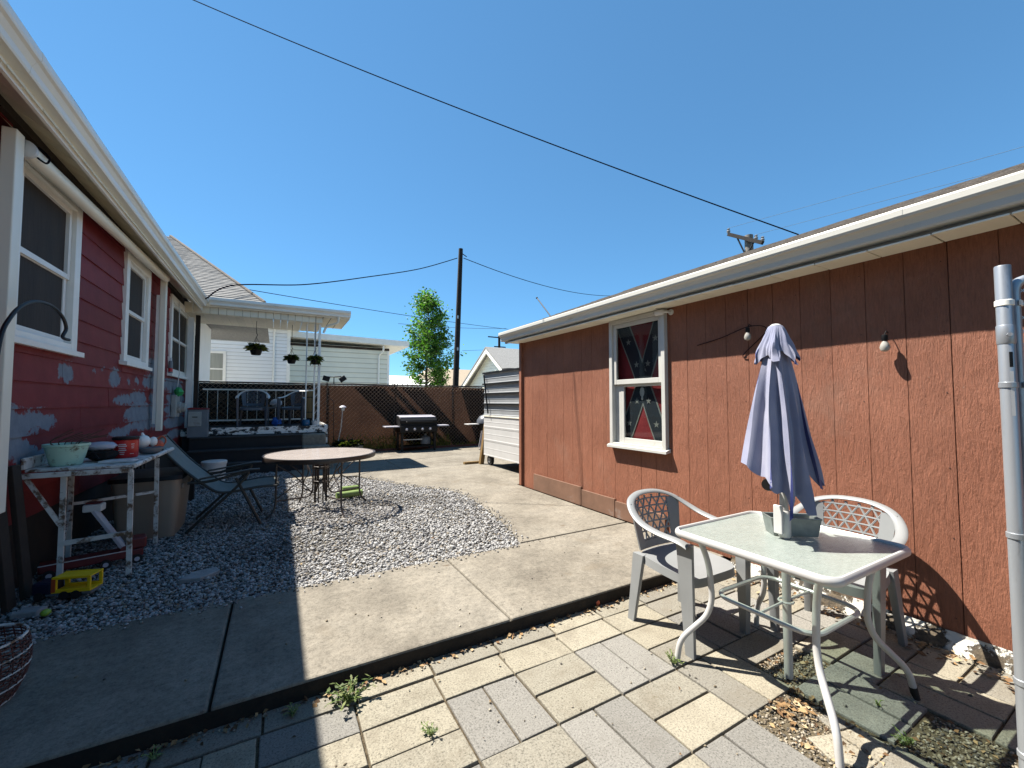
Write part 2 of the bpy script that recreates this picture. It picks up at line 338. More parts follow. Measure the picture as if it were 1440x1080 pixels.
# ------------------------------------------------------------------ geometry helpers
ORG = {}
class MB:
    def __init__(s): s.v = []; s.f = []; s.tone = None
    def add(s, vs, fs):
        o = len(s.v); s.v += [tuple(v) for v in vs]; s.f += [tuple(i + o for i in f) for f in fs]; return s
    def hexa(s, p):        # 8 points: bottom 4 ccw, top 4 ccw
        return s.add(p, [(3, 2, 1, 0), (4, 5, 6, 7), (0, 1, 5, 4), (1, 2, 6, 5), (2, 3, 7, 6), (3, 0, 4, 7)])
    def box(s, c, d, m=None):
        x, y, z = d[0] / 2, d[1] / 2, d[2] / 2
        p = [Vector(q) for q in ((-x, -y, -z), (x, -y, -z), (x, y, -z), (-x, y, -z), (-x, -y, z), (x, -y, z), (x, y, z), (-x, y, z))]
        if m is not None: p = [m @ q for q in p]
        return s.hexa([q + Vector(c) for q in p])
    def bb(s, x0, x1, y0, y1, z0, z1): return s.box(((x0 + x1) / 2, (y0 + y1) / 2, (z0 + z1) / 2), (x1 - x0, y1 - y0, z1 - z0))
    def tube(s, pts, r, n=8, closed=False, flat=None, up=None):
        P = [Vector(p) for p in pts]; k = len(P); rs = r if isinstance(r, (list, tuple)) else [r] * k
        vs = []; pn = None
        for i, p in enumerate(P):
            if closed: d = P[(i + 1) % k] - P[i - 1]
            else: d = P[min(i + 1, k - 1)] - P[max(i - 1, 0)]
            d.normalize()
            if up is not None: a = Vector(up)
            elif pn is None: a = Vector((0, 0, 1)) if abs(d.z) < .9 else Vector((1, 0, 0))
            else: a = pn
            a = (a - d * a.dot(d)).normalized(); pn = a; b = d.cross(a)
            fa, fb = flat if flat else (1, 1)
            for j in range(n):
                t = 2 * math.pi * (j + .5) / n
                vs.append(p + a * math.cos(t) * rs[i] * fa + b * math.sin(t) * rs[i] * fb)
        fs = []
        for i in range(k if closed else k - 1):
            i2 = (i + 1) % k
            for j in range(n): fs.append((i * n + j, i * n + (j + 1) % n, i2 * n + (j + 1) % n, i2 * n + j))
        if not closed: fs += [tuple(range(n - 1, -1, -1)), tuple((k - 1) * n + j for j in range(n))]
        return s.add(vs, fs)
    def lathe(s, prof, c=(0, 0, 0), n=20, sx=1, sy=1, m=None, caps=True):
        vs = []; fs = []; k = len(prof)
        for (r, z) in prof:
            for j in range(n):
                t = 2 * math.pi * j / n; q = Vector((r * math.cos(t) * sx, r * math.sin(t) * sy, z))
                vs.append((m @ q if m is not None else q) + Vector(c))
        for i in range(k - 1):
            for j in range(n): fs.append((i * n + j, i * n + (j + 1) % n, (i + 1) * n + (j + 1) % n, (i + 1) * n + j))
        if caps and prof[0][0] > 1e-5: fs.append(tuple(range(n - 1, -1, -1)))
        if caps and prof[-1][0] > 1e-5: fs.append(tuple((k - 1) * n + j for j in range(n)))
        return s.add(vs, fs)
    def ball(s, c, r, n=12, sq=(1, 1, 1), jit=0):
        prof = [(max(1e-6, math.sin(math.pi * i / 8)) * r, -math.cos(math.pi * i / 8) * r) for i in range(9)]
        o = len(s.v); s.lathe(prof, (0, 0, 0), n)
        for i in range(o, len(s.v)):
            v = s.v[i]; j = 1 + random.uniform(-jit, jit)
            s.v[i] = (c[0] + v[0] * sq[0] * j, c[1] + v[1] * sq[1] * j, c[2] + v[2] * sq[2] * j)
        return s
    def prism(s, poly, z0, z1):
        k = len(poly); a = sum(poly[i][0] * poly[(i + 1) % k][1] - poly[(i + 1) % k][0] * poly[i][1] for i in range(k))
        if a < 0: poly = poly[::-1]
        vs = [(x, y, z0) for x, y in poly] + [(x, y, z1) for x, y in poly]
        return s.add(vs, [tuple(range(k - 1, -1, -1)), tuple(range(k, 2 * k))] + [(i, (i + 1) % k, k + (i + 1) % k, k + i) for i in range(k)])
    def extr(s, prof, axis, a, b):     # profile (u,w) swept along x or y from a to b; axis 'y': u=x, 'x': u=y
        k = len(prof)
        f = (lambda u, w, t: (u, t, w)) if axis == 'y' else (lambda u, w, t: (t, u, w))
        vs = [f(u, w, a) for u, w in prof] + [f(u, w, b) for u, w in prof]
        return s.add(vs, [tuple(range(k)), tuple(range(2 * k - 1, k - 1, -1))] + [(i, k + i, k + (i + 1) % k, (i + 1) % k) for i in range(k)])
    def mesh(s, name, org=(0, 0, 0)):
        me = bpy.data.meshes.new(name); o = Vector(org)
        me.from_pydata([tuple(Vector(v) - o) for v in s.v], [], s.f); me.update(); return me
    def build(s, name, mat, parent=None, smooth=False, bevel=0, org=None, fix=True):
        o0 = org if org is not None else (ORG.get(parent.name, (0, 0, 0)) if parent else (0, 0, 0))
        me = s.mesh(name, o0)
        if fix:
            import bmesh
            bm = bmesh.new(); bm.from_mesh(me); bmesh.ops.recalc_face_normals(bm, faces=bm.faces); bm.to_mesh(me); bm.free()
        me.materials.append(MATS[mat])
        if smooth:
            me.polygons.foreach_set('use_smooth', [True] * len(me.polygons))
            try: me.set_sharp_from_angle(angle=R(40))
            except Exception: pass
        if s.tone is not None:
            at = me.attributes.new('tone', 'FLOAT_COLOR', 'POINT'); at.data.foreach_set('color', np.asarray(s.tone, dtype=np.float32).ravel())
        o = bpy.data.objects.new(name, me); col.objects.link(o)
        if parent: o.parent = parent; ORG[o.name] = tuple(o0)
        else: o.location = o0; ORG[o.name] = tuple(o0)
        if bevel:
            b = o.modifiers.new('bevel', 'BEVEL'); b.width = bevel; b.segments = 2; b.limit_method = 'ANGLE'; b.angle_limit = R(35)
        return o
def tag(o, label, cat, group=None):
    o['label'] = label; o['category'] = cat
    if group: o['group'] = group
    return o
def thing(name, label, cat, loc=(0, 0, 0), group=None):
    o = bpy.data.objects.new(name, None); col.objects.link(o); o.location = loc; o.empty_display_size = .1
    ORG[o.name] = tuple(loc); return tag(o, label, cat, group)
def struct(o): o['kind'] = 'structure'; return o
def stuff(o): o['kind'] = 'stuff'; return o
def inst(src, parent, loc=None, rotz=0, scale=None):
    c = src.copy(); col.objects.link(c); c.parent = parent
    if loc is not None: c.location = loc
    if rotz: c.rotation_euler.z = rotz
    if scale: c.scale = scale
    return c
def pieces(mb, name, mat, parent, places, bevel=0, smooth=False, jit=0):
    # one mesh built about its own origin, set down at each world place
    o0 = Vector(ORG[parent.name]); first = None
    for p in places:
        l = Vector(p) - o0
        if jit: l = l + Vector((random.uniform(-jit, jit), random.uniform(-jit, jit), random.uniform(-jit, jit)))
        if first is None: first = mb.build(name, mat, parent, smooth, bevel, org=(0, 0, 0)); first.location = l
        else: inst(first, parent, l)
    return first
def kids(o): return [c for c in bpy.data.objects if c.parent == o]
def copy_tree(o, loc, rotz, label, group=None):
    r = o.copy(); col.objects.link(r); r.location = loc; r.rotation_euler.z = rotz; r['label'] = label
    if group: r['group'] = group
    for ch in kids(o):
        c = ch.copy(); col.objects.link(c); c.parent = r
        for g in kids(ch):
            d = g.copy(); col.objects.link(d); d.parent = c
    return r
def smoothpath(pts, n=6, closed=False):
    P = [Vector(p) for p in pts]; k = len(P); out = []
    rngi = range(k if closed else k - 1)
    for i in rngi:
        p1, p2 = P[i], P[(i + 1) % k]
        p0 = P[i - 1] if (closed or i > 0) else p1; p3 = P[(i + 2) % k] if (closed or i + 2 < k) else p2
        for j in range(n):
            t = j / n
            out.append(.5 * ((2 * p1) + (p2 - p0) * t + (2 * p0 - 5 * p1 + 4 * p2 - p3) * t * t + (3 * p1 - p0 - 3 * p2 + p3) * t ** 3))
    if not closed: out.append(P[-1])
    return out
def fillet(pts, r, n=5):
    P = [Vector(p) for p in pts]; out = [P[0]]
    for i in range(1, len(P) - 1):
        a, b, c = P[i - 1], P[i], P[i + 1]; u = (a - b); w = (c - b)
        d = min(r, u.length * .45, w.length * .45); s = b + u.normalized() * d; e = b + w.normalized() * d
        for j in range(n + 1):
            t = j / n; out.append((1 - t) ** 2 * s + 2 * t * (1 - t) * b + t * t * e)
    out.append(P[-1]); return out
S = 0.09      # top of the concrete walk above the patio
# ------------------------------------------------------------------ ground
g = MB(); g.add([(-1500, -1500, -.08), (1500, -1500, -.08), (1500, 1500, -.08), (-1500, 1500, -.08)], [(0, 1, 2, 3)])
struct(g.build('ground', 'earth'))
# concrete walk, cut in slabs by its joints
walk = thing('walkway', 'x', 'x'); del walk['label'], walk['category']; struct(walk)
def slab(poly, z1=S, z0=-.07):
    return MB().prism(poly, z0, z1).build('concrete_slab', 'concrete', walk, bevel=.012)
J = .006
xs = [-4.9, -3.32, -1.78, -.238, 1.303]
for a, b in zip(xs[:-1], xs[1:]): slab([(a + J, 2.3055), (b - J, 2.305), (b - J, 3.455), (a + J, 3.475)])
slab([(1.303 + J, 2.305), (3.47, 2.305), (3.47, 3.47), (2.05, 3.47), (2.02, 3.445), (1.303 + J, 3.455)])
EDGE = [(2.07, 3.49), (2.2, 3.95), (2.29, 4.35), (2.36, 4.9), (2.41, 5.4), (2.40, 5.86), (2.30, 6.15), (2.09, 6.45), (1.9, 6.72), (1.77, 6.96), (1.58, 7.4), (1.37, 7.94), (1.0, 8.12), (.6, 8.2), (.25, 8.22)]
slab(EDGE[:12] + [(1.30, 8.10), (1.6, 8.37), (3.7, 8.37), (5.6, 8.37), (5.6, 5.95), (3.47, 5.95), (3.47, 3.49)])
slab([(.25, 8.24), (.6, 8.22), (1.0, 8.14), (1.29, 8.12), (1.585, 8.39), (2.21, 8.39), (2.21, 11.3), (.25, 11.3)])
slab([(2.225, 8.39), (7.3, 8.39), (7.3, 11.75), (2.225, 11.75)], S - .002)
MB().add([(-4.9, 2.3035, -.02), (3.47, 2.3035, -.02), (3.47, 2.3035, S - .013), (-4.9, 2.3035, S - .013)], [(0, 1, 2, 3)]).build('kerb_face', 'kerb_shade_dirt', walk)  # kerb's shade, along with its soil, put into one dark colour
# ---- patio of 2:1 pavers
patio = thing('patio', 'x', 'x'); del patio['label'], patio['category']; struct(patio)
pb = MB(); pb.add([(-1.9, -1.6, -.0135), (3.62, -1.6, -.0135), (3.62, 2.32, -.0135), (-1.9, 2.32, -.0135)], [(0, 1, 2, 3)])
pb.build('bedding_soil', 'joint_soil', patio)
PX_, PY_ = .392, .1975
X0, Y0 = .35, 2.16
import bmesh
def paver_mesh(w, d, seed):
    rr = random.Random(seed); bm = bmesh.new()
    vs = [bm.verts.new((x * w / 2 + rr.uniform(-.003, .003), y * d / 2 + rr.uniform(-.003, .003), 0)) for x, y in ((-1, -1), (1, -1), (1, 1), (-1, 1))]
    f = bm.faces.new(vs); bm.normal_update()
    e = bmesh.ops.extrude_face_region(bm, geom=[f]); tv = [v for v in e['geom'] if isinstance(v, bmesh.types.BMVert)]
    for v in tv: v.co.z = -.06
    bmesh.ops.recalc_face_normals(bm, faces=bm.faces)
    te = [ed for ed in bm.edges if all(abs(v.co.z) < 1e-6 for v in ed.verts)]
    bmesh.ops.bevel(bm, geom=te, offset=.006, segments=2, affect='EDGES', profile=.6)
    me = bpy.data.meshes.new('paver'); bm.to_mesh(me); bm.free(); return me
PMES = {}
def get_pm(kind, mat):
    key = (kind, mat, random.randrange(4))
    if key not in PMES:
        me = paver_mesh(PX_ - .011 if kind == 'H' else PX_ / 2 - .011, PY_ - .011 if kind == 'H' else PY_ * 2 - .011, hash(key) % 999)
        me.materials.append(MATS[mat]); PMES[key] = me
    return PMES[key]
def put_paver(x, y, kind, grey=False, dz=0):
    o = bpy.data.objects.new('paver', get_pm(kind, 'paver_grey' if grey else 'paver')); col.objects.link(o); o.parent = patio
    o.location = (x, y, random.uniform(-.003, .003) + dz); o.rotation_euler = (random.uniform(-.006, .006), random.uniform(-.006, .006), random.uniform(-.009, .009))
# header row along the walk
for k in range(-7, 9):
    if k == 0 and False: continue
    x = .76 + .394 * k - .197
    if x > 3.3: continue
    put_paver(x, 2.262, 'H', k < -1 and random.random() < .4, 0)
# columns: lists of (kind, grey) from the header row towards the camera
def colx(k): return X0 + PX_ * k + PX_ / 2
COLS = {-1: [('H', 1), ('H', 0), ('V', 1), ('H', 1), ('H', 0), ('V', 1), ('H', 0)],
        0: [('H', 0), ('H', 0), ('H', 0), ('V', 1), ('H', 0), ('H', 0), ('V', 1)],
        1: [('H', 0), ('V', 1), ('H', 0), ('H', 0), ('V', 1), ('H', 0), ('H', 0)],
        2: [('H', 0), ('H', 0), ('H', 0), ('V', 1), ('H', 0), ('H', 0), ('V', 1)],
        3: [('H', 0), ('V', 1), ('H', 0), ('H', 0), ('V', 1), ('H', 0), ('H', 0), ('V', 1)],
        4: [('H', 0), ('H', 0), ('H', 0), ('V', 0), ('X', 2), ('H', 0), ('V', 1), ('H', 0)],
        5: [('H', 0), ('V', 1), ('H', 0), ('X', 1), ('V', 1), ('X', 2), ('H', 0), ('H', 1)],
        6: [('H', 0), ('H', 1), ('V', 1), ('H', 0), ('H', 1), ('V', 0), ('H', 0), ('V', 1)]}
for k in range(-6, 8):
    seq = COLS.get(k)
    if seq is None:
        seq = []; n = 0
        while n < 20:
            if random.random() < .45: seq.append(('V', random.random() < .8)); n += 2
            else: seq.append(('H', random.random() < .25)); n += 1
    y = Y0; x = colx(k) if k < 7 else colx(7)
    if x > 3.3: continue
    while y > -1.3:
        kind, gr = seq.pop(0) if seq else random.choice([('H', 0), ('H', 0), ('V', 1)])
        if kind == 'H': put_paver(x, y - PY_ / 2, 'H', gr and True); y -= PY_
        elif kind == 'V':
            put_paver(x - PX_ / 4, y - PY_, 'V', gr); put_paver(x + PX_ / 4, y - PY_, 'V', gr); y -= 2 * PY_
        else: y -= PY_ * gr
# dirt, grit and one cracked paver in the two gaps by the table
gaps = [(1.91, 2.30, .765, 1.175), (2.30, 2.69, 1.17, 1.37), (2.30, 2.69, .375, .765)]
for (x0, x1, y0, y1) in gaps: MB().add([(x0, y0, -.0125), (x1, y0, -.0125), (x1, y1, -.0125), (x0, y1, -.0125)], [(0, 1, 2, 3)]).build('gap_soil', 'gap_fill', patio)
for poly in ([(2.06, .78), (2.14, .775), (2.16, .93), (2.03, .98), (1.99, .88)], [(2.15, .775), (2.285, .775), (2.285, .9), (2.175, .93)], [(2.17, .94), (2.285, .91), (2.28, 1.0), (2.2, 1.02)]):
    MB().prism(poly, -.05, random.uniform(-.006, -.002)).build('broken_paver', 'paver', patio, bevel=.004)
# strip of foundation soil by the garage
fs = MB(); n = 60
for i in range(n):
    pass
# ---- loose gravel
gb = MB(); gp = [(-1.7, 3.47)] + [(2.05, 3.47)] + EDGE[:12] + [(1.0, 8.12), (.25, 8.22), (.25, 10.4), (-1.7, 10.4)]
struct(gb.prism(gp, -.06, S - .03).build('gravel_bed', 'gravel_bed'))
def inside(pts, poly):
    x, y = pts[:, 0], pts[:, 1]; r = np.zeros(len(pts), bool); k = len(poly)
    for i in range(k):
        x1, y1 = poly[i]; x2, y2 = poly[(i + 1) % k]
        c = ((y1 > y) != (y2 > y)); xi = (x2 - x1) * (y - y1) / (y2 - y1 + 1e-12) + x1; r ^= c & (x < xi)
    return r
def ico():
    p = (1 + 5 ** .5) / 2
    v = np.array([(-1, p, 0), (1, p, 0), (-1, -p, 0), (1, -p, 0), (0, -1, p), (0, 1, p), (0, -1, -p), (0, 1, -p), (p, 0, -1), (p, 0, 1), (-p, 0, -1), (-p, 0, 1)], float)
    v /= np.linalg.norm(v[0])
    f = np.array([(0, 11, 5), (0, 5, 1), (0, 1, 7), (0, 7, 10), (0, 10, 11), (1, 5, 9), (5, 11, 4), (11, 10, 2), (10, 7, 6), (7, 1, 8), (3, 9, 4), (3, 4, 2), (3, 2, 6), (3, 6, 8), (3, 8, 9), (4, 9, 5), (2, 4, 11), (6, 2, 10), (8, 6, 7), (9, 8, 1)])
    return v, f
def scatter(name, P, sizes, tones, mat, flat=.6, parent=None, jit=.22):
    v, f = ico(); n = len(P)
    V = np.repeat(v[None], n, 0) * (1 + rng.uniform(-jit, jit, (n, 12, 1)))
    V *= sizes[:, None, None] * np.stack([rng.uniform(.8, 1.3, n), rng.uniform(.6, 1.0, n), rng.uniform(flat * .8, flat * 1.2, n)], 1)[:, None, :]
    a = rng.uniform(0, 2 * np.pi, n); tl = rng.uniform(-.5, .5, (n, 2))
    ca, sa = np.cos(a)[:, None], np.sin(a)[:, None]
    x, y, z = V[..., 0], V[..., 1], V[..., 2]
    z = z + x * tl[:, :1] * .6 + y * tl[:, 1:] * .6
    V = np.stack([x * ca - y * sa, x * sa + y * ca, z], -1) + P[:, None, :]
    Fc = (f[None] + (np.arange(n) * 12)[:, None, None]).reshape(-1, 3)
    me = bpy.data.meshes.new(name); me.vertices.add(n * 12); me.vertices.foreach_set('co', V.astype(np.float32).ravel())
    me.loops.add(len(Fc) * 3); me.loops.foreach_set('vertex_index', Fc.astype(np.int32).ravel())
    me.polygons.add(len(Fc)); me.polygons.foreach_set('loop_start', np.arange(0, len(Fc) * 3, 3, dtype=np.int32)); me.update(); me.validate()
    at = me.attributes.new('tone', 'FLOAT_COLOR', 'POINT'); T = np.ones((n, 12, 4), np.float32); T[..., :3] = tones[:, None, :]
    at.data.foreach_set('color', T.ravel()); me.materials.append(MATS[mat])
    o = bpy.data.objects.new(name, me); col.objects.link(o)
    if parent: o.parent = parent
    return stuff(o)
NS = 96000
yy = 3.44 + (10.3 - 3.44) * rng.random(NS) ** 1.35
P = np.stack([rng.uniform(-1.66, 2.44, NS), yy, np.zeros(NS)], 1)
gpoly = [(-1.66, 3.455), (2.06, 3.455)] + EDGE[:12] + [(1.0, 8.12), (.25, 8.22), (.25, 10.35), (-1.66, 10.35)]
P = P[inside(P, gpoly)]; n = len(P); P[:, 2] = S - .022 + rng.uniform(-.012, .016, n) + .008 * np.sin(P[:, 0] * 3.1) * np.cos(P[:, 1] * 2.3)
sz = (.006 + .0125 * rng.random(n) ** 1.6) * (1 + .04 * (P[:, 1] - 3.4))
base = np.array([(.42, .41, .395), (.27, .26, .25), (.52, .515, .50), (.15, .143, .135), (.32, .275, .21), (.22, .22, .232), (.08, .073, .066)])
tones = base[rng.choice(7, n, p=[.36, .2, .2, .06, .1, .06, .02])] * rng.uniform(.85, 1.12, (n, 1))
patch = np.sin(P[:, 0] * 2.3 + 1.7 * np.sin(P[:, 1] * 1.9)) + np.sin(P[:, 1] * 3.1 + P[:, 0] * 1.3)
tones *= (1 - .22 * np.clip(patch - .5, 0, 1))[:, None]; keep = rng.random(n) > .35 * np.clip(patch - .9, 0, 1); P, sz, tones = P[keep], sz[keep], tones[keep]
# stones kicked onto the slabs
ne = 260; k_e = rng.integers(0, len(EDGE) - 3, ne); te = rng.random(ne)[:, None]; E_ = np.array(EDGE); Pe = E_[k_e] * (1 - te) + E_[k_e + 1] * te + np.abs(rng.normal(0, .05, (ne, 2))) * np.array([1, .3])
Pn = np.stack([rng.uniform(-1.4, 2.0, 160), 3.455 - np.abs(rng.normal(0, .05, 160))], 1); Pe = np.concatenate([Pe, Pn]); ne = len(Pe)
P = np.concatenate([P, np.column_stack([Pe, np.full(ne, S + .006)])]); sz = np.concatenate([sz, rng.uniform(.006, .013, ne)]); tones = np.concatenate([tones, base[rng.choice(7, ne, p=[.3, .2, .2, .1, .1, .06, .04])]])
o = scatter('gravel', P, sz, tones, 'gravel_stone', .62); tag(o, 'loose pale crushed gravel around the round table', 'gravel')
# ------------------------------------------------------------------ garage on the right
GX = 3.5; GY0, GY1 = -3.2, 5.86; GT = 2.425
gar = thing('garage', 'brown wood-sided garage with white gutter and one white sash window', 'garage', (GX, 2, 0))
WY0, WY1, WZ0, WZ1 = 2.905, 3.722, .945, 2.412        # window outer trim
bk = MB()
bk.bb(3.512, 3.60, GY0, WY0 + .03, .06, 2.55).bb(3.512, 3.60, WY1 - .03, GY1, .06, 2.55)
bk.bb(3.512, 3.60, WY0 + .03, WY1 - .03, .06, WZ0 + .02).bb(3.512, 3.60, WY0 + .03, WY1 - .03, WZ1 - .02, 2.55)
bk.bb(3.60, 9.4, GY1 - .1, GY1 - .004, .0, 2.55).bb(9.3, 9.4, GY0, GY1 - .1, 0, 2.55).bb(3.60, 9.3, GY0, GY0 + .1, 0, 2.55)
bk.bb(3.60, 9.3, GY0 + .1, GY1 - .1, 2.5, 2.55)
bk.build('wall', 'garage_dark', gar)
y = 2.874 - .2035 * 30
while y < GY1 - .03:
    w_ = .0032 if round((y - 2.874) / .2035) % 6 == 2 else .0017
    a, b = y + w_, min(y + .2035 - .0017, GY1 - .03)
    if b > GY0 and b - a > .02:
        a = max(a, GY0)
        if b < WY0 + .01 or a > WY1 - .01: segs = [(a, b, .085, GT)]
        else:
            segs = [(a, b, .085, WZ0 - .005), (a, b, WZ1 - .006, GT)]
            if a < WY0: segs.append((a, WY0 + .012, WZ0 - .004, WZ1 - .007))
            if b > WY1: segs.append((WY1 - .012, b, WZ0 - .004, WZ1 - .007))
        for (p, q, z0, z1) in segs:
            if z1 - z0 > .01: MB().bb(GX + random.uniform(0, .0025), 3.513, p, q, z0 - random.uniform(0, .015) * (z0 < .1), z1).build('siding_board', 'brown_siding', gar)
    y += .2035
MB().bb(3.462, 3.505, 5.80, 5.868, .10, GT).build('corner_board', 'brown_siding', gar)
MB().bb(3.505, 9.4, 5.858, 5.872, .08, 2.42).build('end_wall_panel', 'brown_siding', gar)
for a, b, zt in ((5.45, 4.30, .335), (4.29, 3.68, .305), (3.67, 2.95, .285)):
    MB().bb(3.474, 3.499, b, a, .094, zt).build('skirting_board', 'skirt_board', gar, bevel=.003)
nl = MB()
for i in range(-12, 16):
    for zz in (.2, .62, 1.05, 1.48, 1.9, 2.3):
        yy_ = 2.874 + .2035 * 2 * i + .03 + random.uniform(-.004, .004)
        if GY0 < yy_ < 5.8 and not (WY0 - .02 < yy_ < WY1 + .02 and zz > .9): nl.lathe([(.004, 0), (.0005, .0015)], (3.4995, yy_, zz + random.uniform(-.03, .03)), 6, m=Matrix.Rotation(-math.pi / 2, 3, 'Y'))
stuff(nl.build('nail_heads', 'garage_dark', gar))
# gable ends, stepped shingle roof
def stepped_roof(name, mat, parent, x0, z0, dx, pitch, n, ya, yb, sgn=1, wav=.006, th=.012, ny=70):
    mb = MB(); vs = []; ys = np.linspace(ya, yb, ny)
    for i in range(n):
        for e in (0, 1):
            for yv in ys:
                w = wav * (math.sin(yv * 2.1 + i) + math.sin(yv * 5.3 + i * 2.2) * .6) + random.uniform(-.002, .002)
                xx = x0 + sgn * dx * (i + e); vs.append((xx, yv, z0 + pitch * dx * (i + e) + (th if e == 0 else -.0) + w))
    fs = []; k = len(ys)
    for r in range(2 * n - 1):
        for j in range(k - 1): fs.append((r * k + j, r * k + j + 1, (r + 1) * k + j + 1, (r + 1) * k + j))
    mb.add(vs, fs); return mb.build(name, mat, parent, fix=True)
rf = stepped_roof('roof', 'shingle_brown', gar, 3.25, 2.60, .14, .385, 22, GY0 - .2, 6.10)
MB().hexa([(3.26, GY0 - .2, 2.56), (6.3, GY0 - .2, 3.72), (6.3, 6.08, 3.72), (3.26, 6.08, 2.56), (3.26, GY0 - .2, 2.59), (6.3, GY0 - .2, 3.765), (6.3, 6.08, 3.765), (3.26, 6.08, 2.59)]).build('roof_deck', 'old_wood', gar)
MB().hexa([(6.3, GY0 - .2, 3.72), (9.6, GY0 - .2, 2.5), (9.6, 6.08, 2.5), (6.3, 6.08, 3.72), (6.3, GY0 - .2, 3.78), (9.6, GY0 - .2, 2.55), (9.6, 6.08, 2.55), (6.3, 6.08, 3.78)]).build('roof_deck', 'shingle_brown', gar)
for yy_ in (5.80, GY0 + .02):
    MB().add([(3.5, yy_, 2.5), (9.4, yy_, 2.5), (6.3, yy_, 3.7), (3.5, yy_ + .06, 2.5), (9.4, yy_ + .06, 2.5), (6.3, yy_ + .06, 3.7)], [(0, 1, 2), (5, 4, 3), (0, 3, 4, 1), (1, 4, 5, 2), (2, 5, 3, 0)]).build('gable', 'white_siding', gar)
GUT = [(0, .135), (.004, .145), (.016, .145), (.016, .128), (.115, .128), (.115, 0), (.052, 0), (.045, .012), (.042, .045), (.022, .075), (.006, .085), (0, .10)]
def gutter_y(xo, z, sg, ya, yb, parent, mat='gutter_metal'): return MB().extr([(xo + sg * u, z + w) for u, w in GUT], 'y', ya, yb).build('gutter', mat, parent)
gutter_y(3.212, 2.462, 1, GY0 - .2, 6.13, gar, 'garage_gutter')
for yj in (.95, 4.02): MB().extr([(3.2105 + u * 1.012, 2.4605 + w * 1.018) for u, w in GUT], 'y', yj, yj + .045).build('gutter_joint', 'garage_gutter', gar)
MB().bb(3.33, 3.352, GY0 - .2, 6.10, 2.428, 2.60).build('fascia', 'garage_trim', gar)
MB().extr([(3.33, 2.43), (3.9, 2.63), (3.9, 2.82), (3.33, 2.60)], 'y', 6.09, 6.115).build('rake_board', 'garage_trim', gar)
pieces(MB().bb(-.215, .002, -.147, .147, 0, .012), 'soffit_panel', 'garage_soffit', gar, [(GX, GY0 + .3 * i, 2.418) for i in range(31) if GY0 + .3 * i < 6.0], .003, False, .0015)
# window, two sashes
def frame_x(mb, x0, x1, y0, y1, z0, z1, w, wb=None):
    wb = wb or w
    return mb.bb(x0, x1, y0, y0 + w, z0, z1).bb(x0, x1, y1 - w, y1, z0, z1).bb(x0 + .0008, x1 - .0008, y0 + w, y1 - w, z1 - w, z1).bb(x0 + .0008, x1 - .0008, y0 + w, y1 - w, z0, z0 + wb)
win = frame_x(MB(), 3.452, 3.53, WY0, WY1, WZ0, WZ1, .048, .03).build('window', 'garage_trim', gar, bevel=.004)
frame_x(MB(), 3.472, 3.505, 2.954, 3.670, 1.652, 2.362, .047, .055).build('upper_sash', 'garage_trim', win, bevel=.003)
frame_x(MB(), 3.507, 3.538, 2.954, 3.585, .976, 1.668, .045, .06).build('lower_sash', 'garage_trim', win, bevel=.003)
MB().bb(3.508, 3.536, 3.586, 3.672, .976, 1.652).build('jamb', 'garage_trim', win)
MB().bb(3.4865, 3.4905, 2.999, 3.625, 1.705, 2.317).build('pane', 'clear_glass', win)
MB().bb(3.5205, 3.5245, 2.997, 3.542, 1.034, 1.625).build('pane', 'clear_glass', win)
MB().hexa([(3.425, 2.88, .915), (3.50, 2.88, .93), (3.50, 3.745, .93), (3.425, 3.745, .915), (3.425, 2.88, .945), (3.50, 2.88, .968), (3.50, 3.745, .968), (3.425, 3.745, .945)]).build('sill', 'garage_trim', win, bevel=.003)
# the cloth hanging behind the panes
fl = thing('flag', 'red flag with blue starred diagonal bands hanging behind the garage window', 'flag', (3.62, 3.3, .95))
def fx(y, z, o=0): return 3.562 + .004 * math.sin(y * 17) + .002 * math.sin(z * 9 + y * 8) - o
def sheet(poly, off, name, mat, parent=fl, n=1):
    MB().add([(fx(y, z, off), y, z) for y, z in poly] + [(fx(y, z, off - .002), y, z) for y, z in poly],
             [tuple(range(len(poly))), tuple(range(2 * len(poly) - 1, len(poly) - 1, -1))]).build(name, mat, parent)
gv = []; gf = []
for i in range(21):
    for j in range(17): yv = 2.94 + .742 * i / 20; zv = .97 + 1.415 * j / 16; gv.append((fx(yv, zv), yv, zv))
for i in range(20):
    for j in range(16): gf.append((i * 17 + j, i * 17 + j + 1, (i + 1) * 17 + j + 1, (i + 1) * 17 + j))
MB().add(gv, gf).build('field', 'flag_red', fl)
FC = Vector((3.29, 1.66))
def strip(a, b, w, off, name, mat):
    a, b = Vector(a), Vector(b); d = (b - a); L = d.length; d.normalize(); nn = Vector((-d.y, d.x)); k = 12; vs = []
    for i in range(k + 1):
        c = a + d * L * i / k
        for s_ in (-1, 1): q = c + nn * w / 2 * s_; vs.append((fx(q.x, q.y, off), q.x, q.y))
    MB().add(vs, [(2 * i, 2 * i + 1, 2 * i + 3, 2 * i + 2) for i in range(k)]).build(name, mat, fl)
ends = [(3.60, 2.37), (3.02, 2.37), (3.60, .99), (3.02, .99)]
for i, e in enumerate(ends):
    strip(FC, e, .198, .006 + .0004 * i, 'border', 'flag_white')
for i, e in enumerate(ends):
    strip(FC, e, .165, .009 + .0004 * i, 'band', 'flag_blue')
for e in ends:
    for t in (.30, .68):
        c = FC + (Vector(e) - FC) * t; poly = []
        for k in range(10):
            r_ = .040 if k % 2 == 0 else .016; an = math.pi / 2 + k * math.pi / 5; poly.append((c.x + r_ * math.cos(an), c.y + r_ * math.sin(an)))
        sheet(poly, .0135, 'star', 'flag_white')
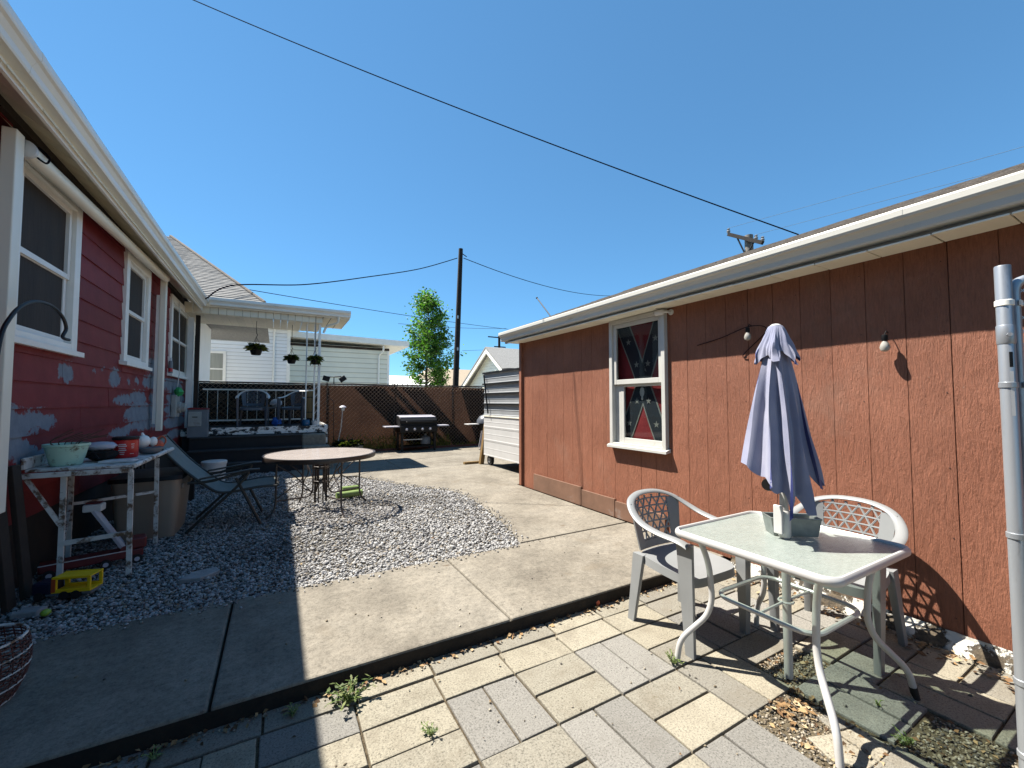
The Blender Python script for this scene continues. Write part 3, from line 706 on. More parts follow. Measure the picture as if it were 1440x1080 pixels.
om = MB().ball((3.548, 3.30, 1.56), .045, 12, (.12, .75, 1.25)).ball((3.548, 3.30, 1.49), .018, 10, (.3, .8, 1.2)); tag(om.build('window_ornament', 'white_plastic', None, True, org=(3.548, 3.30, 1.5)), 'small pale oval ornament hung at the top of the lower garage pane', 'ornament')
# camera, bulbs and cord on the garage wall
sc_ = thing('security_camera', 'white bullet security camera at the corner of the garage window', 'camera', (3.455, 2.86, 2.375))
MB().lathe([(.03, 0), (.03, .012), (.012, .016), (.012, .05)], (3.5, 2.85, 2.37), 16, m=Matrix.Rotation(-math.pi / 2, 3, 'Y')).build('mount', 'white_plastic', sc_, True)
MB().tube([(3.455, 2.85, 2.372), (3.435, 2.90, 2.374)], .013, 10).build('arm', 'white_plastic', sc_, True)
cm = Matrix.Rotation(R(15), 3, 'Z') @ Matrix.Rotation(R(-90), 3, 'X')
MB().lathe([(.022, -.04), (.03, -.03), (.031, .05), (.028, .055)], (3.43, 2.93, 2.375), 16, m=cm).build('housing', 'white_plastic', sc_, True)
MB().lathe([(.026, .0555), (.022, .062), (.001, .064)], (3.43, 2.93, 2.375), 16, m=cm).build('lens', 'dark_metal', sc_, True)
for (yb, zb, lab) in ((1.13, 1.845, 'clear bulb in dark socket on the garage wall between umbrella and gate post'), (2.03, 2.035, 'clear bulb in the eave shade on the garage wall behind the umbrella top')):
    b_ = thing('string_light', lab, 'light bulb', (3.44, yb, zb), 'bulbs on the garage wall')
    MB().lathe([(.008, .045), (.016, .04), (.017, .01), (.013, .0)], (3.44, yb, zb), 14).build('socket', 'dark_metal', b_, True)
    MB().lathe([(.012, .0), (.022, -.018), (.028, -.04), (.022, -.06), (.008, -.068), (.0005, -.069)], (3.44, yb, zb), 14).build('bulb', 'bulb_glass', b_, True)
    MB().tube([(3.44, yb, zb + .045), (3.47, yb, zb + .07), (3.505, yb, zb + .06)], .003, 6).build('hook', 'dark_metal', b_)
tag(MB().tube(smoothpath([(3.492, 2.55, 1.99), (3.49, 2.3, 2.03), (3.47, 2.03, 2.09), (3.49, 1.9, 2.04), (3.492, 2.1, 1.86), (3.492, 2.07, 1.83)]), .0035, 6).build('light_cord', 'cable', None, org=(3.49, 2.2, 1.9)), 'black cord of the string lights on the shaded garage wall', 'cord')
# rough foundation with remnants of white paint
fm = MB(); nY, nZ = 150, 9; vs = []
for i in range(nY):
    yv = -2.5 + 4.75 * i / (nY - 1)
    for j in range(nZ):
        t = j / (nZ - 1); bulge = .045 * math.sin(math.pi * min(1, t * 1.15)) + .022 * math.sin(yv * 19 + 3 * math.sin(yv * 7)) * (1 - t) + random.uniform(-.007, .007)
        vs.append((3.497 - bulge - .05 * (1 - t), yv, -.06 + .155 * t))
fm.add(vs, [(i * nZ + j, (i + 1) * nZ + j, (i + 1) * nZ + j + 1, i * nZ + j + 1) for i in range(nY - 1) for j in range(nZ - 1)]).build('foundation', 'foundation_stone', gar)
# ------------------------------------------------------------------ house on the left
HX = WALLX; HY0, HY1 = -4.0, 10.9
house = thing('house', 'old dark red clapboard house with peeling paint and white windows', 'house', (HX, 4, 0))
wins = [(4.10, 5.22, 1.90, 3.28), (6.54, 7.60, 1.93, 3.30), (8.95, 10.70, 1.93, 3.30)]
wb = MB(); wb.bb(-7, HX - .012, HY0, HY1 - .01, -.05, 3.55).build('wall', 'dark_wood', house)
MB().bb(HX - .012, HX + .004, HY0, HY1, -.03, .58).build('foundation', 'dark_board', house)
for k in range(-4, 10):
    z0 = 1.41 + .206 * k; z1 = z0 + .206
    cuts = sorted([w for w in wins if z1 > w[2] and z0 < w[3]]); cur = HY0; segs = []
    for w in cuts: segs.append((cur, w[0] + .03, z0, z1)); cur = w[1] - .03
    segs.append((cur, HY1, z0, z1))
    for w in cuts:
        if z0 < w[2] - .02: segs.append((w[0] + .031, w[1] - .031, z0, w[2] + .01))
    # long runs are pieced from shorter boards
    out = []
    for (a, b, c, d) in segs:
        while b - a > 3.9:
            L = random.uniform(2.6, 3.6); out.append((a, a + L - .003, c, d)); a += L
        out.append((a, b, c, d))
    for (a, b, c, d) in out:
        t = (d - c) / .206; h = random.uniform(0, .004)
        MB().hexa([(HX - .012, a, c - .012), (HX + .016 + h, a, c - .012), (HX + .016 + h, b, c - .012), (HX - .012, b, c - .012),
                   (HX - .012, a, d), (HX + .016 - .014 * t + h, a, d), (HX + .016 - .014 * t + h, b, d), (HX - .012, b, d)]).build('siding_board', 'maroon_siding', house)
MB().bb(HX - .012, HX + .024, HY1, HY1 + .09, .2, 3.45).build('corner_board', 'dark_wood', house)
for wi, (a, b, c, d) in enumerate(wins):
    w_ = frame_x(MB(), HX - .03, HX + .045, a, b, c, d, .115, .06).build('window', 'white_trim', house, bevel=.004)
    MB().hexa([(HX, a - .04, c - .035), (HX + .085, a - .04, c - .045), (HX + .085, b + .04, c - .045), (HX, b + .04, c - .035), (HX, a - .04, c + .015), (HX + .085, a - .04, c), (HX + .085, b + .04, c), (HX, b + .04, c + .015)]).build('sill', 'white_trim', w_, bevel=.003)
    m_ = c + (d - c) * .47
    ia, ib = a + .12, b - .12
    frame_x(MB(), HX - .028, HX + .015, ia, ib, m_ - .02, d - .12, .045).build('upper_sash', 'white_window', w_, bevel=.003)
    frame_x(MB(), HX - .029, HX - .002, ia + .01, ib - .01, c + .065, m_ + .02, .045).build('lower_sash', 'white_window', w_, bevel=.003)
    MB().bb(HX - .022, HX - .017, ia + .04, ib - .04, m_ + .02, d - .16).build('pane', 'window_glass', w_)
    MB().bb(HX - .024, HX - .0195, ia + .05, ib - .05, c + .105, m_ - .02).build('pane', 'window_glass', w_)
gutter_y(-1.21, 3.30, -1, HY0 - .3, 9.86, house)
for yj in (3.3, 6.4): MB().extr([(-1.2085 - u * 1.012, 3.2985 + w * 1.018) for u, w in GUT], 'y', yj, yj + .05).build('gutter_joint', 'gutter_metal', house)
MB().bb(-1.345, -1.325, HY0 - .3, 9.98, 3.235, 3.45).build('fascia', 'white_trim', house)
pieces(MB().hexa([(0, -.095, .207), (.345, -.095, 0), (.345, .095, 0), (0, .095, .207), (0, -.095, .22), (.345, -.095, .013), (.345, .095, .013), (0, .095, .22)]), 'soffit_panel', 'cream_panel', house,
       [(-1.65, HY0 - .1 + .2 * i, 3.255) for i in range(70) if HY0 + .2 * i < 9.85], 0, False, .0015)
MB().bb(-1.66, -1.60, HY0, 9.95, 3.37, 3.44).build('frieze_board', 'dark_wood', house)
stepped_roof('roof', 'shingle_grey', house, -1.24, 3.47, .16, .42, 34, HY0 - .3, 9.9, -1)
MB().hexa([(-6.7, HY0 - .3, 5.6), (-1.26, HY0 - .3, 3.40), (-1.26, 9.9, 3.40), (-6.7, 9.9, 5.6), (-6.7, HY0 - .3, 5.72), (-1.26, HY0 - .3, 3.45), (-1.26, 9.9, 3.45), (-6.7, 9.9, 5.72)]).build('roof_deck', 'old_wood', house)
# roof of the rear wing, courses running across
A = onY(372, 421, 9.97); k_ = (onY(240, 333, 10).z - 1.45) / 10; YB = (3.5 - .55 * 9.9 - 1.45) / (k_ - .55); B = onY(240, 333, YB)
rw = MB(); nrow = 44; vs = []
for i in range(nrow):
    for e in (0, 1):
        t = (i + e) / nrow; yv = 9.93 + (YB - 9.93) * t; zr = 3.50 + (B.z - 3.50) * t; xr = A.x + (B.x - A.x) * t
        for j in range(25):
            s_ = j / 24; vs.append((-6 + (xr + 6) * s_, yv, zr + (.016 if e == 0 else 0) + random.uniform(-.003, .003)))
rw.add(vs, [(r * 25 + j, r * 25 + j + 1, (r + 1) * 25 + j + 1, (r + 1) * 25 + j) for r in range(2 * nrow - 1) for j in range(24)]).build('rear_roof', 'shingle_grey', house)
MB().add([(A.x + .01, 9.94, 3.48), (B.x + .01, YB, B.z - .02), (B.x - .4, YB + 2, 3.5), (A.x, YB + 2, 3.48)], [(0, 1, 2, 3)]).build('rear_roof_slope', 'shingle_grey', house)
MB().tube([(A.x, 9.94, 3.52), (B.x, YB, B.z + .02)], .035, 8).build('hip_cap', 'shingle_brown', house)
MB().bb(-7, HX, HY1 + .1, 14, -.05, 3.45).build('rear_wall', 'white_siding', house)
# side door seen past the corner
dr = MB().bb(HX + .005, HX + .04, 11.1, 11.95, .92, 3.1).build('door', 'white_window', house, bevel=.004)
MB().bb(HX + .041, HX + .046, 11.25, 11.8, 1.9, 2.9).build('pane', 'window_glass', dr)
# roll-up awning
aw = MB().tube([(-1.50, 3.92, 3.135), (-1.50, 7.86, 3.29)], .052, 14).build('awning', 'cream_metal', house, True)
MB().hexa([(-1.625, 3.95, 3.33), (-1.50, 3.95, 3.18), (-1.50, 7.84, 3.335), (-1.625, 7.84, 3.40), (-1.63, 3.95, 3.335), (-1.505, 3.95, 3.186), (-1.505, 7.84, 3.341), (-1.63, 7.84, 3.405)]).build('awning_fabric', 'cream_panel', aw)
for (ya, yb, zt, zb) in ((3.80, 3.90, 3.20, .75), (7.87, 7.96, 3.34, 1.02)):
    MB().bb(-1.56, -1.49, ya, yb, zb, zt).build('awning_arm', 'cream_metal', aw, bevel=.006)
    MB().bb(-1.6, -1.555, ya + .01, yb - .01, zb + .1, zt - .3).build('awning_rail', 'white_trim', aw, bevel=.004)
MB().lathe([(.058, -.03), (.058, .0), (.03, .012)], (-1.50, 3.92, 3.135), 16, m=Matrix.Rotation(math.pi / 2, 3, 'X')).build('awning_end_cap', 'white_plastic', aw, True)
MB().tube(smoothpath([(-1.46, 3.97, 3.11), (-1.43, 4.02, 3.1), (-1.43, 4.05, 3.16), (-1.48, 4.04, 3.21)]), .006, 6).build('awning_cord', 'cable', aw)
# power meter
mp = onX(241, 573, HX)
mt = thing('electric_meter', 'round grey electric meter on the peeling house wall beside the awning arm', 'meter', (HX + .02, mp.y, mp.z - .15))
MB().bb(HX + .018, HX + .09, mp.y - .16, mp.y + .16, mp.z - .17, mp.z + .22).build('meter_box', 'meter_grey', mt, bevel=.01)
MB().lathe([(.10, 0), (.10, .04), (.085, .05), (.085, .11), (.05, .125), (.001, .127)], (HX + .09, mp.y, mp.z), 20, m=Matrix.Rotation(math.pi / 2, 3, 'Y')).build('meter_dial', 'meter_grey', mt, True)
MB().tube([(HX + .06, mp.y, mp.z + .2), (HX + .095, mp.y, 1.95), (HX + .06, mp.y, 3.25)], .008, 6).build('cable', 'white_plastic', mt)
tag(MB().ball((HX + .10, mp.y - .03, mp.z + .28), .10, 10, (.7, 1, .75), .18).build('plastic_bag', 'green_bag', None, org=(HX + .1, mp.y, mp.z + .2)), 'crumpled green plastic bag on top of the electric meter', 'bag')
can = onX(238, 512, HX + .05)
ct = thing('spray_can', 'spray can standing on the outer sill of the far house window', 'spray can', (HX + .045, can.y + .12, 1.93))
cx_, cy_, cz_ = HX + .045, can.y + .12, 1.932
MB().lathe([(.03, 0), (.033, .01), (.033, .19), (.024, .215)], (cx_, cy_, cz_), 14).build('body', 'bowl_grey', ct, True)
MB().lathe([(.02, .2155), (.02, .26), (.014, .27)], (cx_, cy_, cz_), 12).build('cap', 'white_plastic', ct, True)
MB().lathe([(.0335, .03), (.0337, .05), (.0337, .085), (.0335, .09)], (cx_, cy_, cz_), 14).build('label_band', 'red_plastic', ct, True)
# ------------------------------------------------------------------ porch
po = thing('porch', 'covered back porch with flat cream roof, white posts and peeling steps', 'porch', (-.4, 10.6, .09))
PYF = 10.12
pieces(MB().bb(-.09, .09, 0, 1.88, 0, .045), 'deck_board', 'deck_dark', po, [(-1.51 + .184 * i, PYF, .86) for i in range(14)], 0, False, .0015)
MB().bb(-1.62, .98, PYF - .03, PYF, .78, .93).build('deck_rim', 'peeling_white', po)
MB().bb(.93, .985, PYF + .001, 12.0, .1, .93).build('deck_side', 'peeling_white', po)
MB().bb(-1.6, .92, PYF + .005, PYF + .02, .1, .8).build('riser', 'deck_dark', po)
for (ya, yb, zt, xr) in ((9.86, 10.085, .765, .93), (9.60, 9.858, .53, .99), (9.34, 9.598, .30, 1.04)):
    MB().bb(-1.45, .46, ya + .02, yb, .05, zt - .03).build('step', 'deck_dark', po)
    MB().bb(-1.45, .46, ya - .005, yb - .002, zt - .028, zt).build('tread', 'step_dark', po, bevel=.006)
    MB().bb(.464, xr, ya - .01, yb, .05, zt - .004).build('step_end', 'concrete_step', po, bevel=.03)
# roof: gutter, beam face of upright panels, ceiling strips
MB().extr([(9.86 + u, 3.355 + w) for u, w in GUT], 'x', -1.21, 1.40).build('gutter', 'gutter_metal', po)
MB().bb(-1.3, 1.39, 9.975, 9.99, 3.33, 3.49).build('fascia', 'cream_metal', po)
MB().hexa([(-1.5, 9.99, 3.40), (1.38, 9.99, 3.40), (1.38, 11.45, 3.44), (-1.5, 11.45, 3.44), (-1.5, 9.99, 3.49), (1.38, 9.99, 3.49), (1.38, 11.45, 3.58), (-1.5, 11.45, 3.58)]).build('roof', 'shingle_grey', po)
pieces(MB().bb(0, .131, 0, .025, 0, .195), 'beam_panel', 'cream_panel', po, [(-1.62 + .1365 * i, 10.05, 3.205) for i in range(18)], .003, False, .0015)
pieces(MB().bb(0, .131, 0, 1.27, 0, .013), 'ceiling_strip', 'cream_panel', po, [(-1.62 + .1365 * i, 10.08, 3.195) for i in range(18)], 0, False, .0015)
MB().bb(.86, 1.375, 9.992, 11.44, 3.335, 3.352).build('soffit', 'cream_panel', po)
for x in (1.0, 1.18): MB().bb(x, x + .008, 9.995, 11.44, 3.330, 3.3345).build('soffit_seam', 'dark_wood', po)
MB().bb(1.376, 1.392, 9.99, 11.46, 3.33, 3.50).build('rake_board', 'cream_metal', po)
MB().tube(fillet([(1.15, 9.93, 3.36), (1.15, 9.96, 3.22), (.92, 10.1, 3.15), (.86, 10.12, 3.0)], .06), .025, 8).build('downspout', 'cream_metal', po, True)
# corner post of two uprights with rungs
pst = MB().bb(.765, .815, 10.13, 10.18, .93, 3.2).build('post', 'white_trim', po, bevel=.004)
MB().bb(.68, .71, 10.13, 10.16, .93, 3.2).build('post_upright', 'white_trim', pst, bevel=.003)
for i in range(12): MB().tube([(.705, 10.15, 1.0 + i * .18), (.77, 10.15, 1.09 + i * .18)], .006, 6).build('rung', 'white_trim', pst)
MB().tube([(.535, 10.2, .93), (.535, 10.2, 3.2)], .014, 8).build('post', 'white_trim', po)
MB().bb(-1.47, -1.40, 10.3, 10.37, .93, 3.2).build('post', 'dark_wood', po)
MB().bb(-1.6, -1.5, 10.32, 10.36, .93, 3.15).build('storm_door_edge', 'white_window', po, bevel=.004)
# back railing with lattice
MB().bb(-1.5, .8, 11.68, 11.72, 1.72, 1.755).build('rail', 'white_trim', po); MB().bb(-1.5, .8, 11.68, 11.72, 1.0, 1.035).build('rail', 'white_trim', po)
for i in range(12): MB().bb(-1.415 + i * .195, -1.405 + i * .195, 11.695, 11.705, 1.036, 1.719).build('baluster', 'white_trim', po)
for sgn in (1, -1):
    for i in range(-4, 20):
        x0 = -1.5 + i * .135; pts = []
        a = (x0, 1.02); b = (x0 + .62, 1.64) if sgn == 1 else (x0 - .62, 1.64)
        def cl(p, q):
            (x1, z1), (x2, z2) = p, q; lo, hi = -1.5, .85
            if x1 == x2: return None
            ts = [0, 1]
            t0 = (lo - x1) / (x2 - x1); t1 = (hi - x1) / (x2 - x1); ta, tb = max(0, min(t0, t1)), min(1, max(t0, t1))
            return None if tb - ta < .05 else ((x1 + (x2 - x1) * ta, z1 + (z2 - z1) * ta), (x1 + (x2 - x1) * tb, z1 + (z2 - z1) * tb))
        r_ = cl(a, b)
        if r_:
            yl = 11.77 if sgn == 1 else 11.785
            MB().tube([(r_[0][0], yl, r_[0][1]), (r_[1][0], yl, r_[1][1])], .018, 4, flat=(1, .35), up=(0, 0, 1)).build('lattice_slat', 'old_wood', po)
# things on the porch
dl = onY(279, 590, 10.0)
cb = thing('metal_cabinet', 'grey metal box with a red cloth on top beside the porch steps', 'box', (dl.x, 10.0, .76))
MB().bb(dl.x - .16, dl.x + .16, 9.90, 10.08, .765, 1.30).build('cabinet_body', 'mailbox_grey', cb, bevel=.008)
MB().bb(dl.x - .145, dl.x + .06, 9.886, 9.899, .98, 1.26).build('cabinet_door', 'meter_grey', cb, bevel=.004)
MB().bb(dl.x - .08, dl.x + .0, 9.875, 9.8855, 1.15, 1.165).build('handle', 'dark_metal', cb)
MB().hexa([(dl.x - .17, 9.885, 1.302), (dl.x + .17, 9.885, 1.302), (dl.x + .17, 10.09, 1.302), (dl.x - .17, 10.09, 1.302), (dl.x - .16, 9.89, 1.33), (dl.x + .15, 9.89, 1.318), (dl.x + .16, 10.08, 1.325), (dl.x - .15, 10.08, 1.34)]).build('cloth', 'red_cloth', cb, bevel=.008)
rl = thing('bamboo_roll', 'upright rolled brown reed mat beside the white porch post', 'roll', (.635, 10.25, .93))
prof = [(.095, 0), (.10, .02), (.098, .3), (.10, .58), (.085, .6), (.083, .56), (.03, .57), (.001, .57)]
MB().lathe(prof, (.635, 10.28, 1.09), 18).build('mat', 'yellow_wood', rl, True)
MB().lathe([(.102, .12), (.104, .13), (.102, .14)], (.635, 10.28, 1.09), 18).lathe([(.102, .45), (.104, .46), (.102, .47)], (.635, 10.28, 1.09), 18).build('tie', 'dark_wood', rl, True)
MB().bb(.56, .71, 10.22, 10.34, .906, 1.088).build('foot', 'dark_wood', rl, bevel=.02)
bp = thing('glazed_pot', 'small blue glazed pot on the porch edge by the post', 'pot', (.57, 10.2, .93))
MB().lathe([(.05, .906), (.075, .93), (.085, 1.0), (.07, 1.05), (.078, 1.06), (.066, 1.06), (.06, 1.03), (.001, 1.025)], (.55, 10.17, 0), 16).build('body', 'blue_glaze', bp, True)
wp = thing('white_cup', 'small white pot standing beside the blue glazed pot', 'pot', (.715, 10.18, .93))
MB().lathe([(.04, .906), (.06, .92), (.068, 1.03), (.06, 1.03), (.055, 1.0), (.001, .995)], (.725, 10.165, 0), 16).build('body', 'white_plastic', wp, True)
# hanging baskets
def leaves_mesh(c, rad, n, size, cols, droop=.3, seed=1, narrow=.3):
    rr = random.Random(seed); mb = MB(); tone = []
    for i in range(n):
        a = rr.uniform(0, 2 * math.pi); r0 = rr.random() ** .5 * rad; el = rr.uniform(.1, 1.2)
        base = Vector((c[0] + math.cos(a) * r0 * .5, c[1] + math.sin(a) * r0 * .5, c[2] + rr.uniform(-.02, .03)))
        d = Vector((math.cos(a) * math.cos(el), math.sin(a) * math.cos(el), math.sin(el))); L = size * rr.uniform(.6, 1.3)
        sd_ = d.cross(Vector((0, 0, 1))).normalized() * L * narrow * .5; mid = base + d * L * .55; tip = base + d * L + Vector((0, 0, -droop * L))
        mb.add([base, mid - sd_, tip, mid + sd_], [(0, 1, 2), (0, 2, 3)])
        cc = rr.choice(cols); s_ = rr.uniform(.7, 1.25); tone += [(cc[0] * s_, cc[1] * s_, cc[2] * s_, 1)] * 4
    mb.tone = tone; return mb
def basket(px, py, Y, lab, r, cols, trail, seed, zc=3.19):
    c = onY(px, py, Y)
    b = thing('hanging_basket', lab, 'hanging basket', (c.x, Y, c.z - r), 'baskets hanging from the porch roof')
    MB().lathe([(r * .55, -r * .55), (r * .7, -r * .5), (r, r * .45), (r * 1.04, r * .5), (r * .95, r * .5), (r * .9, r * .35), (.001, r * .3)], (c.x, Y, c.z), 18).build('pot', 'dark_metal', b, True)
    for k in range(3):
        a = k * 2.1 + .4; MB().tube([(c.x + r * math.cos(a), Y + r * math.sin(a), c.z + r * .5), (c.x, Y, c.z + r * 2.6)], .004, 5).build('hanger_wire', 'dark_metal', b)
    MB().tube(smoothpath([(c.x, Y, c.z + r * 2.6), (c.x + .02, Y, c.z + r * 3.0), (c.x, Y, min(zc, c.z + r * 3.4)), (c.x, Y, zc)]), .006, 6).build('hook', 'dark_metal', b)
    leaves_mesh((c.x, Y, c.z + r * .5), r * 1.2, 260, r * 1.25, cols, .35, seed).build('plant', 'leaf', b, fix=False)
    if trail:
        t = leaves_mesh((c.x, Y, c.z), r, 60, r * .8, cols, 1.2, seed + 9); t.build('trailing_stems', 'leaf', b, fix=False)
GR = [(.04, .07, .02), (.07, .10, .025), (.13, .14, .03), (.025, .04, .012), (.24, .22, .05)]
basket(360, 495, 10.4, 'full hanging basket with yellow-green plant above the porch chairs', .125, GR, False, 3)
basket(410, 508, 10.5, 'small nearly bare hanging basket between the thin post and the full basket', .10, GR[:4], False, 5)
basket(443, 509, 10.0, 'small hanging basket with trailing stems beside the white porch post', .10, GR[:4], True, 8, 3.33)
# utility shelf table between the porch chairs with bags
# ------------------------------------------------------------------ plastic armchair (faces -Y at rest)
def make_chair(name, label, cat, mat, group, rim=None):
    t = thing(name, label, cat, (0, 0, 0), group)
    # seat: dished plate with a skirt
    n = 14; vs = []; top = []
    def sp(u, v, dz=0):      # u,v in -1..1
        k = (abs(u) ** 5 + abs(v) ** 5) ** .2 if (u or v) else 1
        m = max(abs(u), abs(v)); sc = m / k if k else 1
        x = u * sc * .235; y = v * sc * .225; x *= 1 - .08 * (v > 0) * v
        return (x, y, .43 - .018 * (1 - u * u) * (1 - v * v) + .012 * v - .02 * max(0, -v - .7) + dz)
    mb = MB()
    for i in range(n + 1):
        for j in range(n + 1): top.append(sp(-1 + 2 * i / n, -1 + 2 * j / n))
    mb.add(top, [(i * (n + 1) + j, (i + 1) * (n + 1) + j, (i + 1) * (n + 1) + j + 1, i * (n + 1) + j + 1) for i in range(n) for j in range(n)])
    ring = [sp(-1 + 2 * i / n, -1) for i in range(n)] + [sp(1, -1 + 2 * i / n) for i in range(n)] + [sp(1 - 2 * i / n, 1) for i in range(n)] + [sp(-1, 1 - 2 * i / n) for i in range(n)]
    k = len(ring); low = [(x * 1.02, y * 1.02, z - .05) for x, y, z in ring]
    mb.add(ring + low, [(i, (i + 1) % k, k + (i + 1) % k, k + i) for i in range(k)])
    mb.build('seat', mat, t, True)
    # rim: one sweep makes both arms and the rounded top of the back
    half = [(.275, -.235, .615), (.285, -.17, .635), (.292, -.03, .645), (.288, .10, .67), (.262, .20, .715), (.205, .275, .765), (.11, .315, .795), (0, .325, .803)]
    path = smoothpath([(-x, y, z) for x, y, z in half] + [(x, y, z) for x, y, z in half[-2::-1]], 4)
    rad = [.034 - .008 * math.sin(math.pi * i / (len(path) - 1)) for i in range(len(path))]
    MB().tube(path, rad, 10, flat=(.42, 1), up=(0, -.25, 1)).build('arm_rim', rim or mat, t, True)
    # back surface
    def bs(u, v):            # u -.2...2, v 0..1
        w = u * (1 + .15 * v); return Vector((w, .215 + .095 * v - 1.15 * w * w * (.45 + .55 * v), .455 + .325 * v))
    for sg in (-1, 1):
        mb = MB(); pl = []
        for i in range(9):
            v = i / 8 * .93; a = bs(sg * .135, v); b = bs(sg * (.200 + .012 * v), v)
            pl += [a, b]
        vs = pl + [p + Vector((0, .012, 0)) for p in pl]; m = len(pl)
        fs = [(2 * i, 2 * i + 1, 2 * i + 3, 2 * i + 2) for i in range(8)] + [(m + 2 * i, m + 2 * i + 2, m + 2 * i + 3, m + 2 * i + 1) for i in range(8)]
        fs += [(2 * i, 2 * i + 2, m + 2 * i + 2, m + 2 * i) for i in range(8)] + [(2 * i + 1, m + 2 * i + 1, m + 2 * i + 3, 2 * i + 3) for i in range(8)]
        mb.add(vs, fs).build('back_stile', mat, t, True)
    lat = MB(); U = .14
    def bar(p, q, r=.0062):
        k = 5; lat.tube([bs(p[0] + (q[0] - p[0]) * i / k, p[1] + (q[1] - p[1]) * i / k) + Vector((0, .006, 0)) for i in range(k + 1)], r, 5)
    for i in range(6): bar((-U, .16 + i * .155), (U, .16 + i * .155))
    for sg in (1, -1):
        for i in range(-6, 8):
            u0 = i * .062; p = (u0, .10); q = (u0 + sg * .16, 1.0)
            t0, t1 = 0.0, 1.0; dx = q[0] - p[0]
            for lim in (-U, U):
                tt = (lim - p[0]) / dx
                if (lim == U) == (dx > 0): t1 = min(t1, tt)
                else: t0 = max(t0, tt)
            if t1 - t0 > .08: bar((p[0] + dx * t0, p[1] + .9 * t0), (p[0] + dx * t1, p[1] + .9 * t1))
    lat.build('back_lattice', mat, t)
    lp = [bs(-.14 + .28 * i / 8, .0) for i in range(9)]; up_ = [bs(-.14 + .28 * i / 8, .14) for i in range(9)]
    vs = lp + up_ + [p + Vector((0, .012, 0)) for p in lp + up_]
    MB().add(vs, [(i, i + 1, 10 + i, 9 + i) for i in range(8)] + [(18 + i, 27 + i, 28 + i, 19 + i) for i in range(8)] + [(9 + i, 10 + i, 28 + i, 27 + i) for i in range(8)]).build('lower_back', mat, t, True)
    # legs: tapered channels, front ones rising to the arms
    def leg(top, bot, wt, wb, dt, db, lean):
        (x, y, z), (x2, y2, z2) = top, bot; s = 1 if x > 0 else -1; mb = MB(); rows = []
        k = 7
        for i in range(k + 1):
            f = i / k; cx = x + (x2 - x) * f; cy = y + (y2 - y) * f + lean * math.sin(math.pi * f); cz = z + (z2 - z) * f; w = wt + (wb - wt) * f; d = dt + (db - dt) * f
            # L/U section: outer face + two returns
            rows.append([(cx, cy - d / 2, cz), (cx + s * .0, cy + d / 2, cz), (cx - s * w * .25, cy + d / 2 + .002, cz), (cx - s * w, cy + d * .36, cz), (cx - s * w, cy - d * .36, cz), (cx - s * w * .25, cy - d / 2 - .002, cz)])
        vs = [p for r in rows for p in r]
        mb.add(vs, [(6 * i + j, 6 * i + (j + 1) % 6, 6 * (i + 1) + (j + 1) % 6, 6 * (i + 1) + j) for i in range(k) for j in range(6)] + [tuple(range(6)), tuple(6 * k + j for j in range(5, -1, -1))])
        o = mb.build('leg', mat, t, True)
        return o
    for s in (-1, 1):
        leg((s * .288, -.21, .63), (s * .272, -.225, 0), .04, .034, .105, .055, 0)
        leg((s * .235, .19, .44), (s * .262, .235, 0), .045, .034, .085, .05, 0)
    return t
CHG = 'grey plastic lattice-back chairs on the patio'
ch = make_chair('plastic_chair', 'grey plastic armchair with lattice back standing by the concrete walk end of the table', 'chair', 'plastic_grey', CHG)
ch.location = (2.335, 1.82, 0)
copy_tree(ch, (3.03, 1.275, 0), R(-86), 'grey plastic armchair with lattice back against the brown garage wall', CHG)
pc = make_chair('plastic_chair', 'shaded plastic armchair on the porch below the full hanging basket', 'chair', 'plastic_slate', 'shaded chairs on the porch', 'white_plastic')  # porch light and shade put into the colours: white rim, dark body
c1 = onY(355, 597, 10.62); pc.location = (c1.x, 10.62, .905)
c2 = onY(415, 597, 10.75); copy_tree(pc, (c2.x, 10.75, .905), R(-28), 'shaded plastic armchair on the porch next to the reed mat roll')
st = thing('side_table', 'low side table with bags between the two dark porch chairs', 'table', (.1, 10.95, .905))
tx = onY(388, 580, 11.0).x
MB().bb(tx - .17, tx + .17, 10.9, 11.2, 1.30, 1.33).build('table_top', 'plastic_slate', st)
for sx in (-.15, .15):
    for sy in (10.92, 11.18): MB().bb(tx + sx - .012, tx + sx + .012, sy - .012, sy + .012, .906, 1.299).build('leg', 'plastic_slate', st)
tag(MB().ball((tx, 11.05, 1.42), .12, 12, (1, .8, .75), .16).build('plastic_bag', 'white_bag', None, org=(tx, 11.05, 1.33)), 'crumpled white plastic bag on the porch side table', 'bag')
tag(MB().ball((tx + .02, 10.72, 1.0), .11, 12, (.9, .8, .95), .18).build('plastic_bag', 'blue_bag', None, org=(tx, 10.72, .9)), 'crumpled blue plastic bag on the porch floor between the chairs', 'bag')
# ------------------------------------------------------------------ glass-topped patio table
TC = Vector((2.357, 1.222, 0)); TZ = .715
pt = thing('patio_table', 'square white metal patio table with rippled glass top and splayed legs', 'table', tuple(TC))
def rsq(h, r, z, n=6):
    out = []
    for (sx, sy, a0) in ((1, 1, 0), (-1, 1, 90), (-1, -1, 180), (1, -1, 270)):
        for i in range(n + 1):
            a = R(a0 + 90 * i / n); out.append((TC.x + sx * (h - r) + r * math.cos(a), TC.y + sy * (h - r) + r * math.sin(a), z))
    return out
MB().tube(rsq(.392, .06, TZ), .018, 10, True, flat=(1.15, .8), up=(0, 0, 1)).build('table_rim', 'white_paint_metal', pt, True)
gp_ = [(x, y) for x, y, z in rsq(.379, .055, 0)]
MB().prism(gp_, TZ + .002, TZ + .008).build('glass_top', 'rain_glass', pt)
MB().tube(rsq(.245, .085, .395), .0115, 8, True).build('brace_ring', 'white_paint_metal', pt, True)
